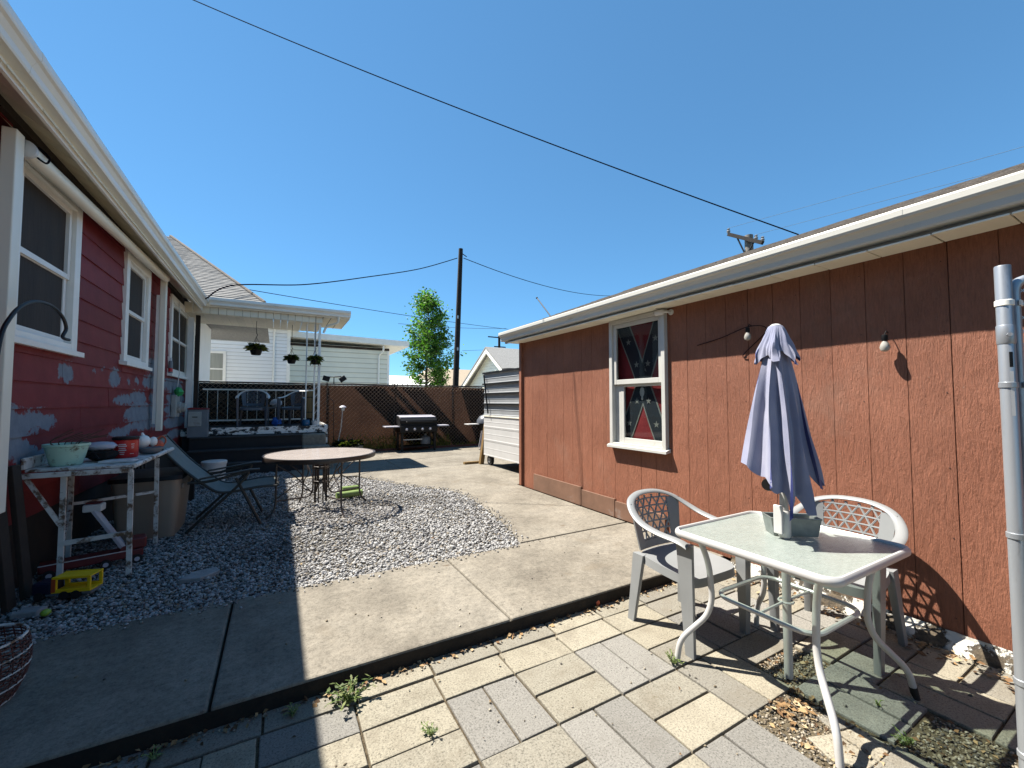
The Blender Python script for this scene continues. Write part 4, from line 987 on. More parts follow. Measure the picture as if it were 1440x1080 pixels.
for sx in (-1, 1):
    for sy in (-1, 1):
        pts = [(.30 * sx, .30 * sy, TZ - .008), (.262 * sx, .262 * sy, .56), (.252 * sx, .252 * sy, .36), (.272 * sx, .272 * sy, .27), (.372 * sx, .372 * sy, .125), (.385 * sx, .385 * sy, 0)]
        o = MB().tube([TC + p for p in fillet([Vector(p) for p in pts], .07)], .0155, 10).build('leg', 'white_paint_metal', pt, True)
        if sx == 1 and sy == -1: MB().tube([TC + Vector((.3795, -.3795, .055)), TC + Vector((.387, -.387, 0))], .0175, 10).build('foot_cap', 'rubber', o, True)
MB().tube([TC + Vector((.245, 0, .395)), TC + Vector((.03, 0, .40))], .007, 6).tube([TC + Vector((-.245, 0, .395)), TC + Vector((-.03, 0, .40))], .007, 6).build('crossbar', 'white_paint_metal', pt)
MB().tube([(TC.x + .034 * math.cos(a * .5236), TC.y + .034 * math.sin(a * .5236), .40) for a in range(12)], .006, 6, True).build('pole_ring', 'white_paint_metal', pt)
# closed umbrella through the table
UC = Vector((2.372, 1.226, 0))
um = thing('patio_umbrella', 'closed faded blue patio umbrella standing through the glass table', 'umbrella', tuple(UC))
MB().tube([UC, UC + Vector((0, 0, 1.0))], .021, 12).build('lower_pole', 'white_paint_metal', um, True)
MB().tube([UC + Vector((0, 0, .98)), UC + Vector((-.012, .012, 1.84))], .018, 10).build('pole', 'bronze_frame', um, True)
MB().lathe([(.026, .73), (.030, .735), (.030, .86), (.024, .87)], UC, 14).build('clamp', 'white_plastic', um, True)
MB().bb(UC.x - .052, UC.x - .034, UC.y - .014, UC.y + .03, .75, .90).build('tilt_bracket', 'white_plastic', um, bevel=.004)
MB().lathe([(.03, -.012), (.034, 0), (.03, .012)], UC + Vector((-.045, .055, 1.0)), 14, m=Matrix.Rotation(math.pi / 2, 3, 'Y')).build('crank', 'dark_metal', um, True)
# cloth: gathered folds of unequal width, the hem falling in points
def canopy(name, ztop, r0, folds, rows=30, na=220, pw=.85, depth=.30, bulge=0):
    # folds: (angle deg, hem height on the fold, radius at the hem, hem height in the valley after it)
    fo = sorted(folds); m = len(fo); vs = []
    for i in range(rows + 1):
        t = i / rows
        for j in range(na):
            a = 360.0 * j / na
            k = max([q for q in range(m) if fo[q][0] <= a], default=m - 1); A, B = fo[k], fo[(k + 1) % m]
            span = (B[0] - A[0]) % 360 or 360; f = ((a - A[0]) % 360) / span
            v = math.sin(math.pi * f) ** 1.3                      # 0 on a fold, 1 in the valley between two
            hz = (A[1] * (1 - f) + B[1] * f); hz = hz * (1 - v) + A[3] * v; rh = A[2] * (1 - f) + B[2] * f
            z = ztop + (hz - ztop) * t
            full = (ztop - z) / (ztop - min(q[1] for q in fo))
            rad = r0 + (rh - r0) * (full ** pw) * (1 + bulge * math.sin(math.pi * full))
            g = min(1, full * 2.5) * depth
            r = rad * (1 - g * v * (1.2 - .3 * full)) + .008 * math.sin(full * 8 + k * 2.1) * full + (.0045 * math.sin(math.radians(a) * 27 + full * 5 + k) + .004 * math.sin(math.radians(a) * 11 - full * 13)) * full
            aa = math.radians(a + 7 * full * math.sin(k * 2.4) * (1 - v) + 4 * math.sin(full * 5 + k))
            vs.append((UC.x - .012 + r * math.cos(aa), UC.y + .012 + r * math.sin(aa), z))
    fs = [(i * na + j, (i + 1) * na + j, (i + 1) * na + (j + 1) % na, i * na + (j + 1) % na) for i in range(rows) for j in range(na)]
    return MB().add(vs, fs).build(name, 'umbrella_cloth', um, True, fix=False)
canopy('canopy', 1.80, .036, [(20, 1.10, .19, 1.22), (75, 1.12, .17, 1.2), (125, 1.16, .22, 1.20), (158, 1.12, .27, 1.06), (192, 1.02, .24, .99), (224, .86, .20, .97), (258, .88, .185, 1.14), (290, 1.0, .20, 1.16), (322, 1.0, .235, 1.12), (345, 1.06, .265, 1.2)])
canopy('vent_flap', 1.862, .034, [(30, 1.66, .115, 1.71), (95, 1.66, .11, 1.7), (150, 1.655, .12, 1.70), (205, 1.66, .11, 1.72), (250, 1.64, .115, 1.71), (300, 1.665, .11, 1.71), (340, 1.66, .125, 1.72)], 14, 160, .8, .22, .12)
MB().lathe([(.030, 1.850), (.028, 1.866), (.016, 1.874), (.0005, 1.877)], UC + Vector((-.012, .012, 0)), 18).build('finial', 'white_plastic', um, True)
for k in range(6):
    a = k * 1.047 + .3; MB().tube([UC + Vector((.02 * math.cos(a), .02 * math.sin(a), 1.72)), UC + Vector((.055 * math.cos(a), .055 * math.sin(a), 1.02))], .006, 6).build('rib', 'dark_metal', um)
# galvanised trough
tr_ = thing('metal_planter', 'small galvanised trough planter on the glass table beside the umbrella pole', 'planter', (2.55, 1.20, TZ + .009))
tm = Matrix.Rotation(R(-38), 3, 'Z'); tc = Vector((2.475, 1.245, TZ + .010))
def trough(l, w, h, sc): return [tm @ Vector(p) for p in ((-l * sc, -w * sc, 0), (l * sc, -w * sc, 0), (l * sc, w * sc, 0), (-l * sc, w * sc, 0), (-l, -w, h), (l, -w, h), (l, w, h), (-l, w, h))]
o_ = trough(.125, .055, .095, .88); i_ = trough(.120, .050, .096, .88)
mb = MB(); mb.add([tc + p for p in o_] + [tc + p + Vector((0, 0, .004 if k < 4 else 0)) for k, p in enumerate(i_)],
    [(3, 2, 1, 0), (0, 1, 5, 4), (1, 2, 6, 5), (2, 3, 7, 6), (3, 0, 4, 7), (8, 9, 10, 11), (9, 8, 12, 13), (10, 9, 13, 14), (11, 10, 14, 15), (8, 11, 15, 12), (4, 5, 13, 12), (5, 6, 14, 13), (6, 7, 15, 14), (7, 4, 12, 15)])
mb.build('tub', 'trough_metal', tr_, fix=False)
MB().tube([tc + p for p in o_[4:]], .0045, 8, True).build('rolled_rim', 'trough_metal', tr_, True)
MB().add([tc + p * .96 + Vector((0, 0, -.03)) for p in i_[4:]], [(0, 1, 2, 3)]).build('soil', 'soil_pot', tr_)
# ------------------------------------------------------------------ round table on the gravel
RC = Vector((.50, 5.83, S - .012)); RZ = .705; RR = .66
rt = thing('round_table', 'large round patio table with pale frosted top and dark wire legs on the gravel', 'table', tuple(RC))
MB().lathe([(RR - .03, RZ + .010), (.0005, RZ + .0105)], RC, 48, caps=False).build('glass_top', 'frosted_glass', rt, True)
MB().lathe([(RR - .034, RZ - .03), (RR - .005, RZ - .04), (RR, RZ - .01), (RR - .004, RZ + .012), (RR - .03, RZ + .013), (RR - .034, RZ - .005), (RR - .034, RZ - .03)], RC, 48, caps=False).build('rim', 'brown_iron', rt, True)
MB().tube([RC + Vector(((RR - .09) * math.cos(a * R(7.5)), (RR - .09) * math.sin(a * R(7.5)), RZ - .045)) for a in range(48)], .009, 6, True).build('under_ring', 'brown_iron', rt)
for k in range(4):
    a = R(20 + 90 * k); u = Vector((math.cos(a), math.sin(a), 0)); 
    lg = MB().tube([RC + p for p in fillet([u * .53 + Vector((0, 0, RZ - .04)), u * .53 + Vector((0, 0, .16)), u * .565 + Vector((0, 0, .06)), u * .63 + Vector((0, 0, .008))], .05)], .011, 8).build('leg', 'brown_iron', rt, True)
    MB().tube([RC + p for p in fillet([u * .53 + Vector((0, 0, .20)), u * .14 + Vector((0, 0, .19)), u * .10 + Vector((0, 0, .26)), u * .10 + Vector((0, 0, RZ - .05))], .06)], .009, 8).build('inner_rod', 'brown_iron', lg, True)
    w_ = Vector((-u.y, u.x, 0))
    for s_ in (-1, 1):
        MB().tube([RC + p for p in smoothpath([u * .53 + Vector((0, 0, .22)), u * .38 + w_ * .04 * s_ + Vector((0, 0, .34)), u * .25 + w_ * .05 * s_ + Vector((0, 0, .46)), u * .44 + w_ * .02 * s_ + Vector((0, 0, .66))] if s_ > 0 else [u * .53 + Vector((0, 0, .62)), u * .36 + Vector((0, 0, .50)), u * .22 + Vector((0, 0, .36)), u * .12 + Vector((0, 0, .24))])], .007, 6).build('scroll', 'brown_iron', lg, True)
    MB().tube([RC + u * .065 + Vector((0, 0, .10)), RC + u * .065 + Vector((0, 0, RZ - .045))], .008, 6).build('centre_rod', 'brown_iron', rt)
    u2 = Vector((math.cos(a + R(45)), math.sin(a + R(45)), 0))
    MB().tube([RC + u2 * .075 + Vector((0, 0, .10)), RC + u2 * .075 + Vector((0, 0, RZ - .045))], .008, 6).build('centre_rod', 'brown_iron', rt)
for z_ in (.34, .52): MB().lathe([(.078, z_), (.088, z_ + .005), (.088, z_ + .03), (.078, z_ + .035), (.078, z_)], RC, 20, caps=False).build('centre_band', 'brown_iron', rt, True)
gpz = thing('green_pipe', 'short green plastic pipes lying on the gravel behind the round table', 'pipe', tuple(onG(495, 695, S)))
c = onG(492, 697, S + .03)
MB().tube([c + Vector((-.18, -.02, .02)), c + Vector((.17, .05, .02))], .045, 14).build('pipe', 'green_pipe', gpz, True)
MB().tube([c + Vector((-.10, .06, .085)), c + Vector((.13, .13, .075))], .04, 14).build('pipe', 'green_pipe', gpz, True)
# ------------------------------------------------------------------ sling chair
sl = thing('sling_chair', 'reclining grey-green sling chair with dark frame on the shaded gravel', 'chair', (-.45, 5.75, S))
ya, yb = 5.44, 6.05
side = [(-1.10, 1.00), (-.86, .70), (-.62, .47), (-.52, .41), (-.40, .405), (-.15, .435), (.02, .43)]
def sy(yv, pts, z=0): return [Vector((x, yv, zz + z)) for x, zz in pts]
pth = smoothpath([(x, 0, z) for x, z in side], 6); k = len(pth); vs = []
for p in pth:
    for j in range(7):
        t = j / 6; sag = -.025 * math.sin(math.pi * t); vs.append((p.x, ya + .02 + (yb - ya - .04) * t, p.z + sag + S - .02))
m = len(vs); vs2 = vs + [(x - .004, y, z - .006) for x, y, z in vs]
fsl = [(i * 7 + j, i * 7 + j + 1, (i + 1) * 7 + j + 1, (i + 1) * 7 + j) for i in range(k - 1) for j in range(6)]
MB().add(vs2, fsl + [tuple(m + q for q in f[::-1]) for f in fsl]).build('sling', 'sling', sl, True, fix=False)
for yv in (ya, yb):
    MB().tube([Vector((p.x, yv, p.z + S - .02)) for p in pth], .014, 8).build('side_rail', 'bronze_frame', sl, True)
    MB().tube(fillet([(-.80, yv, S), (-.36, yv, .53), (-.24, yv, .69), (-.62, yv - .0, .60), (-.80, yv, .60)], .07), .015, 8).build('leg', 'bronze_frame', sl, True)
    MB().tube([(-.14, yv, S), (-.38, yv, .62)], .015, 8).build('leg', 'bronze_frame', sl, True)
    MB().tube([(-.70, yv, .635), (-.25, yv, .70), (-.16, yv, .70)], .018, 8, flat=(.6, 1.2)).build('armrest', 'bronze_frame', sl, True)
for x, z in ((-1.10, 1.06), (.02, .50)): MB().tube([(x, ya, z + .005), (x, yb, z + .005)], .014, 8).build('cross_rail', 'bronze_frame', sl)
bu = onG(300, 672, S); bu = onY(301, 660, 8.3)
bk_ = thing('plastic_bucket', 'white plastic bucket with lid on the gravel behind the sling chair', 'bucket', (bu.x, 8.3, S - .01))
MB().lathe([(.14, 0), (.15, .01), (.165, .33), (.17, .36)], (bu.x, 8.3, S - .01), 22).build('body', 'white_plastic', bk_, True)
MB().lathe([(.175, .361), (.178, .375), (.178, .40), (.165, .41), (.0005, .41)], (bu.x, 8.3, S - .01), 22).build('lid', 'white_plastic', bk_, True)
MB().tube([(bu.x - .172 * math.cos(R(a)), 8.3 - .172 * math.sin(R(a)) - .01, S + .28 - .1 * math.sin(R(a))) for a in range(0, 181, 20)], .004, 6).build('handle', 'dark_metal', bk_)
# ------------------------------------------------------------------ white metal work table by the house
wt = thing('work_table', 'rusty white metal folding table against the peeling house wall', 'table', (-1.3, 4.9, S))
WZ = .93
def bar(mb, a, b, w=.032, d=.022): return mb.tube([a, b], .0226, 4, flat=(w / .032, d / .032))
MB().hexa([(-1.60, 4.40, WZ), (-.98, 4.36, WZ), (-.99, 5.72, WZ), (-1.60, 5.74, WZ), (-1.60, 4.40, WZ + .022), (-.98, 4.36, WZ + .022), (-.99, 5.72, WZ + .022), (-1.60, 5.74, WZ + .022)]).build('table_top', 'rusty_white', wt, bevel=.006)
MB().bb(-1.615, -1.59, 4.38, 5.74, WZ + .023, WZ + .11).build('back_lip', 'rusty_white', wt, bevel=.008)
MB().bb(-1.61, -.99, 4.352, 4.372, WZ - .04, WZ - .002).build('front_rail', 'rusty_white', wt, bevel=.003)
MB().tube([(-.985, 4.37, WZ + .012), (-.985, 5.72, WZ + .012)], .02, 8).build('rolled_edge', 'rusty_white', wt, True)
LG = {'a': (-1.40, 4.43), 'b': (-1.01, 4.40), 'c': (-1.01, 5.22), 'd': (-1.55, 5.05)}
for k, (x, y) in LG.items(): bar(MB(), (x, y, WZ - .03), (x + (.01 if x > -1.2 else -.0), y, S - .01)).build('leg', 'rusty_white', wt)
bar(MB(), (-1.40, 4.43, .38), (-1.01, 4.40, .41)).build('stretcher', 'rusty_white', wt); bar(MB(), (-1.55, 5.05, .56), (-1.01, 5.22, .58), .024).build('stretcher', 'rusty_white', wt)
bar(MB(), (-1.60, 4.41, WZ - .03), (-1.41, 4.43, .52), .026).build('diagonal_brace', 'rusty_white', wt); bar(MB(), (-1.40, 4.46, .40), (-1.54, 5.03, .60), .016).build('diagonal_brace', 'rusty_white', wt)
ZT = WZ + .023
def at(px, py): return onG(px, py, ZT)
# mint pot with dead stems
c = Vector((-1.44, 4.58, ZT)); mp_ = thing('plant_pot', 'pale green plastic pot with dead stems on the white metal table', 'pot', tuple(c))
MB().lathe([(.085, 0), (.092, .008), (.125, .145), (.134, .15), (.134, .168), (.122, .168), (.118, .14), (.001, .13)], c, 24).build('body', 'mint_plastic', mp_, True)
MB().lathe([(.117, .139), (.001, .146)], c, 20).build('soil', 'soil_pot', mp_)
for k in range(9):
    a = random.uniform(0, 6.3); MB().tube(smoothpath([c + Vector((.05 * math.cos(a), .05 * math.sin(a), .14)), c + Vector((.09 * math.cos(a), .09 * math.sin(a), .19)), c + Vector((.10 * math.cos(a) + .12, .1 * math.sin(a) + .05, .21 + random.uniform(0, .07)))], 3), .003, 5).build('dead_stem', 'old_wood', mp_)
# red coffee tub with white print
c = Vector((-1.18, 4.95, ZT)); cf = thing('coffee_tub', 'red plastic coffee tub with dark lid on the white metal table', 'tub', tuple(c))
MB().lathe([(.082, 0), (.088, .01), (.09, .155), (.084, .16), (.0005, .16)], c, 26).build('body', 'red_plastic', cf, True)
MB().lathe([(.093, .161), (.094, .18), (.088, .184), (.0005, .184)], c, 26).build('lid', 'dark_metal', cf, True)
va = math.atan2(-c.y, -c.x)
for (da, z0, w, h) in ((-.25, .118, .05, .007), (-.25, .102, .06, .009), (-.25, .085, .045, .006), (-.25, .066, .055, .009), (-.25, .05, .035, .005), (-.25, .033, .03, .006), (.55, .118, .025, .006), (.55, .1, .022, .005), (.55, .085, .02, .004), (.5, .035, .03, .004), (-1.0, .12, .03, .01), (-1.0, .09, .04, .012), (-1.0, .06, .03, .012)):
    a0 = va + da; n_ = 5; vs = []
    for i in range(n_ + 1):
        a = a0 + (i / n_ - .5) * w / .0905
        for zz in (z0, z0 + h): r_ = .0888 + .0014 * zz / .15 + .001; vs.append((c.x + r_ * math.cos(a), c.y + r_ * math.sin(a), c.z + zz))
    MB().add(vs, [(2 * i, 2 * i + 2, 2 * i + 3, 2 * i + 1) for i in range(n_)]).build('print', 'white_plastic', cf)
# blue-white folded tarp bundle, dark clutter
c = Vector((-1.30, 4.80, ZT)); tb = MB().ball((c.x, c.y, c.z + .115), .095, 14, (1.1, .9, .45), .12); tb.build('x_', 'white_bag').name
bpy.data.objects.remove(bpy.data.objects['x_'])
cl = thing('bundle', 'blue and white plastic bundle over dark tools on the white metal table', 'bundle', tuple(c))
MB().ball((c.x, c.y, c.z + .12), .09, 16, (1.15, .9, .42), .08).build('wrap', 'silver_toy', cl, True)
MB().ball((c.x, c.y, c.z + .05), .09, 12, (1.1, .9, .55), .2).build('dark_base', 'dark_fabric', cl)
for k in range(5):
    a = k * 1.3; MB().tube([c + Vector((.03 * math.cos(a), -.05 + .05 * math.sin(a), .02)), c + Vector((-.10 + .02 * k, -.11, .05 + .01 * k)), c + Vector((-.12, -.12, .0))], .008, 6).build('strap', 'dark_metal', cl)
# bowl, gourd, red ball, slab
c = Vector((-1.06, 5.20, ZT)); bw = thing('bowl', 'shallow grey bowl on the white metal table under the white gourd', 'bowl', tuple(c))
MB().lathe([(.05, 0), (.075, .01), (.10, .05), (.102, .058), (.094, .055), (.06, .02), (.0005, .018)], c, 24).build('body', 'bowl_grey', bw, True)
gd = MB().ball((c.x - .06, c.y + .02, c.z + .115), .058, 14, (1, 1, 1.05), .03).ball((c.x + .01, c.y + .05, c.z + .11), .042, 12, (.8, .9, 1.1), .03); gd.tube([(c.x - .06, c.y + .02, c.z + .17), (c.x - .07, c.y + .02, c.z + .20)], [.016, .008], 8)
tag(gd.build('gourd', 'white_trim', None, True, org=(c.x, c.y, c.z + .05)), 'white gourds heaped over the grey bowl on the metal table', 'gourd')
c = Vector((-1.07, 5.48, ZT)); tag(MB().ball((c.x, c.y, c.z + .055), .055, 16, (1.1, 1.1, 1), .05).tube(smoothpath([(c.x + .03, c.y + .05, c.z + .02), (c.x + .06, c.y + .08, c.z + .09), (c.x + .03, c.y + .07, c.z + .14), (c.x - .02, c.y + .06, c.z + .1)]), .007, 6).build('painted_ball', 'orange_toy', None, True, org=tuple(c)), 'dark red painted ball at the far end of the white metal table', 'ball')
c = Vector((-1.12, 4.56, ZT)); tag(MB().prism([(c.x - .12, c.y - .05), (c.x + .09, c.y - .055), (c.x + .12, c.y + .0), (c.x + .09, c.y + .06), (c.x - .08, c.y + .05)], ZT, ZT + .022).build('slab', 'white_plastic', None, bevel=.008, org=tuple(c)), 'flat white slab lying at the front corner of the white metal table', 'slab')
# bin, bench, leaning boards, toys under the table
c = Vector((-1.12, 5.72, S - .01)); bn = thing('storage_bin', 'tan plastic bin with dark lid on the gravel behind the white metal table', 'bin', tuple(c))
def rbox(c, hx, hy, z0, z1, k, n=5, r=.07):
    lo, hi = [], []
    for (sx, sy, a0) in ((1, 1, 0), (-1, 1, 90), (-1, -1, 180), (1, -1, 270)):
        for i in range(n + 1):
            a = R(a0 + 90 * i / n); p = (sx * (hx - r) + r * math.cos(a), sy * (hy - r) + r * math.sin(a)); lo.append((c[0] + p[0] * k, c[1] + p[1] * k, z0)); hi.append((c[0] + p[0], c[1] + p[1], z1))
    m = len(lo); return MB().add(lo + hi, [(i, (i + 1) % m, m + (i + 1) % m, m + i) for i in range(m)] + [tuple(range(m - 1, -1, -1)), tuple(range(m, 2 * m))])
rbox(c, .27, .36, S - .01, .66, .85).build('body', 'tan_bin', bn, True); rbox(c, .285, .375, .661, .70, 1.02).build('lid', 'dark_metal', bn, True)
for yv in (-.2, .2): MB().bb(c.x + .265, c.x + .285, c.y + yv - .05, c.y + yv + .05, .55, .6).build('handle', 'tan_bin', bn, bevel=.006)
be = thing('wooden_bench', 'dark slatted wooden bench behind the tan bin against the house', 'bench', (-1.25, 6.7, S))
for i in range(4): MB().bb(-1.48 + i * .13, -1.37 + i * .13, 6.2, 7.3, .50, .53).build('seat_slat', 'dark_wood', be, bevel=.004)
for i in range(7): MB().bb(-1.53, -1.51, 6.22 + i * .16, 6.30 + i * .16, .53, .95).build('back_slat', 'dark_wood', be)
MB().bb(-1.535, -1.505, 6.2, 7.3, .951, 1.0).build('back_rail', 'dark_wood', be)
for x in (-1.46, -1.02):
    for y in (6.24, 7.26): MB().bb(x - .03, x + .03, y - .03, y + .03, S - .02, .499).build('leg', 'dark_wood', be)
bl = onX(28, 740, -1.55)
for i, (yy_, h, lab) in enumerate(((4.02, .78, 'short weathered board leaning on the house wall beside its taller neighbour'), (4.22, .92, 'tall weathered board leaning on the house wall left of the metal table'))):
    m_ = Matrix.Rotation(R(-6), 3, 'Y'); tag(MB().box((-1.54, yy_, S + h / 2), (.03, .11, h), m_).build('leaning_board', 'dark_board', None, bevel=.004, org=(-1.54, yy_, S)), lab, 'board', 'boards leaning on the house')
# yellow toy wagon
c = onG(112, 836, S); c = Vector((c.x - .02, c.y + .02, S)); ty = thing('toy_truck', 'yellow and orange plastic toy truck with open cargo cage on the gravel', 'toy truck', tuple(c))
u = Vector((.95, -.30, 0)).normalized(); v = Vector((-u.y, u.x, 0)); 
TS = .84
def TL(a, b, z): return c + (u * a + v * b + Vector((0, 0, z))) * TS
def tbox(mb, a0, a1, b0, b1, z0, z1): return mb.hexa([TL(a0, b0, z0), TL(a1, b0, z0), TL(a1, b1, z0), TL(a0, b1, z0), TL(a0, b0, z1), TL(a1, b0, z1), TL(a1, b1, z1), TL(a0, b1, z1)])
cg = MB()
for b in (-.075, .055):
    tbox(cg, -.13, .14, b, b + .016, .045, .075); tbox(cg, -.13, .14, b, b + .016, .155, .175); tbox(cg, -.13, -.095, b, b + .016, .0752, .1548); tbox(cg, .115, .14, b, b + .016, .0752, .1548)
tbox(cg, -.13, .14, -.0588, .0548, .045, .055); tbox(cg, -.13, .14, -.0588, .0548, .162, .172)
cg.build('cargo_cage', 'yellow_toy', ty, bevel=.003)
tbox(MB(), -.128, -.1, -.0795, -.0755, .055, .16).build('side_panel', 'orange_toy', ty)
tbox(MB(), -.27, -.135, -.07, .07, .035, .13).build('cab', 'navy_toy', ty, bevel=.012); tbox(MB(), -.27, .14, -.06, .06, .022, .044).build('chassis', 'bowl_grey', ty)
for a in (-.21, -.04, .04):
    for b in (-.07, .07): MB().tube([TL(a, b - .012, .026), TL(a, b + .012, .026)], .028, 14).build('wheel', 'rubber', ty)
# red toy fire engine with silver ladder
TS = 1.0
c = onG(165, 800, S); c = Vector((c.x - .06, c.y + .15, S)); ty = thing('toy_fire_truck', 'dark red toy truck with raised silver ladder under the white metal table', 'toy truck', tuple(c))
u = Vector((.92, .25, 0)).normalized(); v = Vector((-u.y, u.x, 0))
tbox(MB(), -.42, .18, -.07, .07, .045, .11).build('body', 'dark_red_toy', ty, bevel=.01); tbox(MB(), .08, .20, -.07, .07, .1105, .20).build('cab', 'dark_red_toy', ty, bevel=.012)
tbox(MB(), -.42, .10, -.073, -.0705, .105, .112).build('stripe', 'white_plastic', ty)
for a in (-.36, -.05, .14):
    for b in (-.075, .075):
        w_ = MB().tube([TL(a, b - .015, .03), TL(a, b + .015, .03)], .036, 16).build('wheel', 'rubber', ty); MB().tube([TL(a, b - .0165, .03), TL(a, b - .0155, .03)], .018, 12).build('hub', 'silver_toy', w_)
lad = MB(); P0, P1 = TL(.06, 0, .12), TL(-.13, .02, .47)
for s_ in (-.045, 0, .045): lad.tube([P0 + v * s_, P1 + v * s_], .016, 6, flat=(1.4, .6))
lad.build('ladder', 'silver_toy', ty); MB().box(P1 + Vector((0, 0, .02)), (.12, .10, .06)).build('ladder_basket', 'white_plastic', ty, bevel=.01); MB().box(P1 + Vector((0, 0, .058)), (.09, .06, .012)).build('basket_light', 'dark_red_toy', ty)
MB().tube([P0 - v * .06, P0 + v * .06], .026, 14).build('ladder_pivot', 'dark_red_toy', ty)
c = onG(64, 866, S); tag(MB().ball((c.x, c.y, S + .02), .026, 14, (1, 1, .8)).build('lime_ball', 'lime', None, True, org=(c.x, c.y, S)), 'small lime green ball on the dark gravel by the walk', 'ball')
c = onG(280, 812, S); tag(MB().prism([(c.x - .12, c.y - .05), (c.x + .02, c.y - .08), (c.x + .13, c.y + .02), (c.x + .10, c.y + .12), (c.x - .05, c.y + .09)], S - .02, S + .025).build('flat_stone', 'stone_flat', None, bevel=.008, org=(c.x, c.y, S)), 'flat grey stone on the shaded gravel near the walk', 'stone', 'flat stones on the gravel')
c = onG(38, 862, S); tag(MB().prism([(c.x - .07, c.y - .03), (c.x + .06, c.y - .05), (c.x + .09, c.y + .02), (c.x - .03, c.y + .06)], S - .02, S + .02).build('flat_stone', 'stone_flat', None, bevel=.008, org=(c.x, c.y, S)), 'flat brown stone beside the lime green ball', 'stone', 'flat stones on the gravel')
# shepherd's hook and ribbed clay pot at the left
hk = [onX(x, y, -1.40) for x, y in ((-22, 700), (-12, 560), (0, 478), (14, 447), (32, 429), (52, 424), (74, 431), (88, 446), (93, 462), (88, 474), (97, 478))]
hk0 = Vector((-1.40, hk[0].y, S - .02))
sh = MB().tube([hk0] + smoothpath(hk, 5), .011, 8); tag(sh.build('shepherd_hook', 'black_iron', None, True, org=tuple(hk0)), 'black iron shepherd hook arching in front of the first house window', 'garden hook')
c = Vector((-1.17, 2.83, S)); cp_ = thing('wire_basket', 'round reddish wire basket standing on the shaded walk by the frame edge', 'basket', tuple(c))
def bp_(t): return .10 + .085 * math.sin(math.pi * (.15 + .55 * t))
for i in range(17):
    t = i / 16; r_ = bp_(t); MB().tube([c + Vector((r_ * math.cos(a * R(10)), r_ * math.sin(a * R(10)), .01 + .27 * t)) for a in range(36)], .0035 if i < 16 else .006, 5, True).build('hoop' if i < 16 else 'rim', 'terracotta' if i % 4 else 'rusty_white', cp_)
for k in range(28): MB().tube([c + Vector((bp_(t) * math.cos(k * .2244), bp_(t) * math.sin(k * .2244), .01 + .27 * t)) for t in (0, .25, .5, .75, 1)], .0028, 4).build('stave', 'terracotta', cp_)
# ------------------------------------------------------------------ back fence
FY = 12.1
fe = thing('back_fence', 'brown screened chain-link fence closing the yard behind the grill', 'fence', (4, FY, 0))
vs = []; nx = 60
for i in range(nx + 1):
    x = .95 + 6.6 * i / nx
    for z_ in (.05, .7, 1.35, 1.9): vs.append((x, FY + .03 + .012 * math.sin(x * 5) * math.sin(z_ * 2.5) , z_ + (.008 * math.sin(x * 3.1) if z_ > 1.5 else 0)))
MB().add(vs, [(i * 4 + j, (i + 1) * 4 + j, (i + 1) * 4 + j + 1, i * 4 + j + 1) for i in range(nx) for j in range(3)]).build('privacy_screen', 'brown_screen', fe)
ck = MB(); st_ = .11
n_ = int(9.4 / st_)
for i in range(-18, n_):
    for sg in (1, -1):
        x0 = -1.8 + i * st_ if sg == 1 else -1.8 + (i + 18) * st_; a = Vector((x0, FY - .006 * sg, .08)); b = Vector((x0 + sg * 1.83, FY - .006 * sg, 1.91))
        lo, hi = -1.75, 7.5
        if max(a.x, b.x) <= lo or min(a.x, b.x) >= hi: continue
        def cut(p, q, lim): return p + (q - p) * ((lim - p.x) / (q.x - p.x))
        if a.x < lo: a = cut(a, b, lo)
        if b.x < lo: b = cut(a, b, lo)
        if a.x > hi: a = cut(b, a, hi)
        if b.x > hi: b = cut(a, b, hi)
        ck.tube([a, b], .0052, 3)
stuff(ck.build('chain_link', 'link_wire', fe, fix=False))
for x in (1.15, 2.95, 4.75, 6.5, 7.5): MB().tube([(x, FY + .055, -.05), (x, FY + .055, 1.97)], .027, 10).build('post', 'brown_iron', fe, True)
MB().tube([(-1.75, FY, 1.925), (7.55, FY, 1.93)], .02, 8).build('top_rail', 'brown_iron', fe, True)
MB().bb(-1.75, .94, FY + .02, FY + .05, .2, 1.90).build('dark_screen', 'dark_fabric', fe)
MB().tube(smoothpath([(1.0 + .55 * i, FY - .025, 1.955 + .012 * math.sin(i * 2.3)) for i in range(12)], 3), .006, 5).build('top_wire', 'cable', fe)
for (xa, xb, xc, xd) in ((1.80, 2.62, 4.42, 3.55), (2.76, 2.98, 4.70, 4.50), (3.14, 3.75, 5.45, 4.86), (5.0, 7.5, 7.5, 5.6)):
    MB().add([(xa, FY + .045, 1.89), (xb, FY + .045, 1.89), (xc, FY + .05, .06), (xd, FY + .05, .06)], [(0, 1, 2, 3)]).build('shadow_band', 'dark_fabric', fe)  # added dark sheets stand in for diagonal shadow bands on the screen
# side run of the fence towards the camera at the right
fr_ = thing('side_fence', 'dark screened fence running behind the metal trailer', 'fence', (7.55, 10, 0))
MB().bb(7.56, 7.58, 5.9, FY - .05, .05, 1.9).build('privacy_screen', 'brown_screen', fr_)
for y in (6.2, 8.1, 10.0): MB().tube([(7.62, y, -.05), (7.62, y, 1.96)], .027, 8).build('post', 'brown_iron', fr_)
MB().tube([(7.62, 5.9, 1.93), (7.62, FY - .06, 1.93)], .02, 8).build('top_rail', 'brown_iron', fr_)
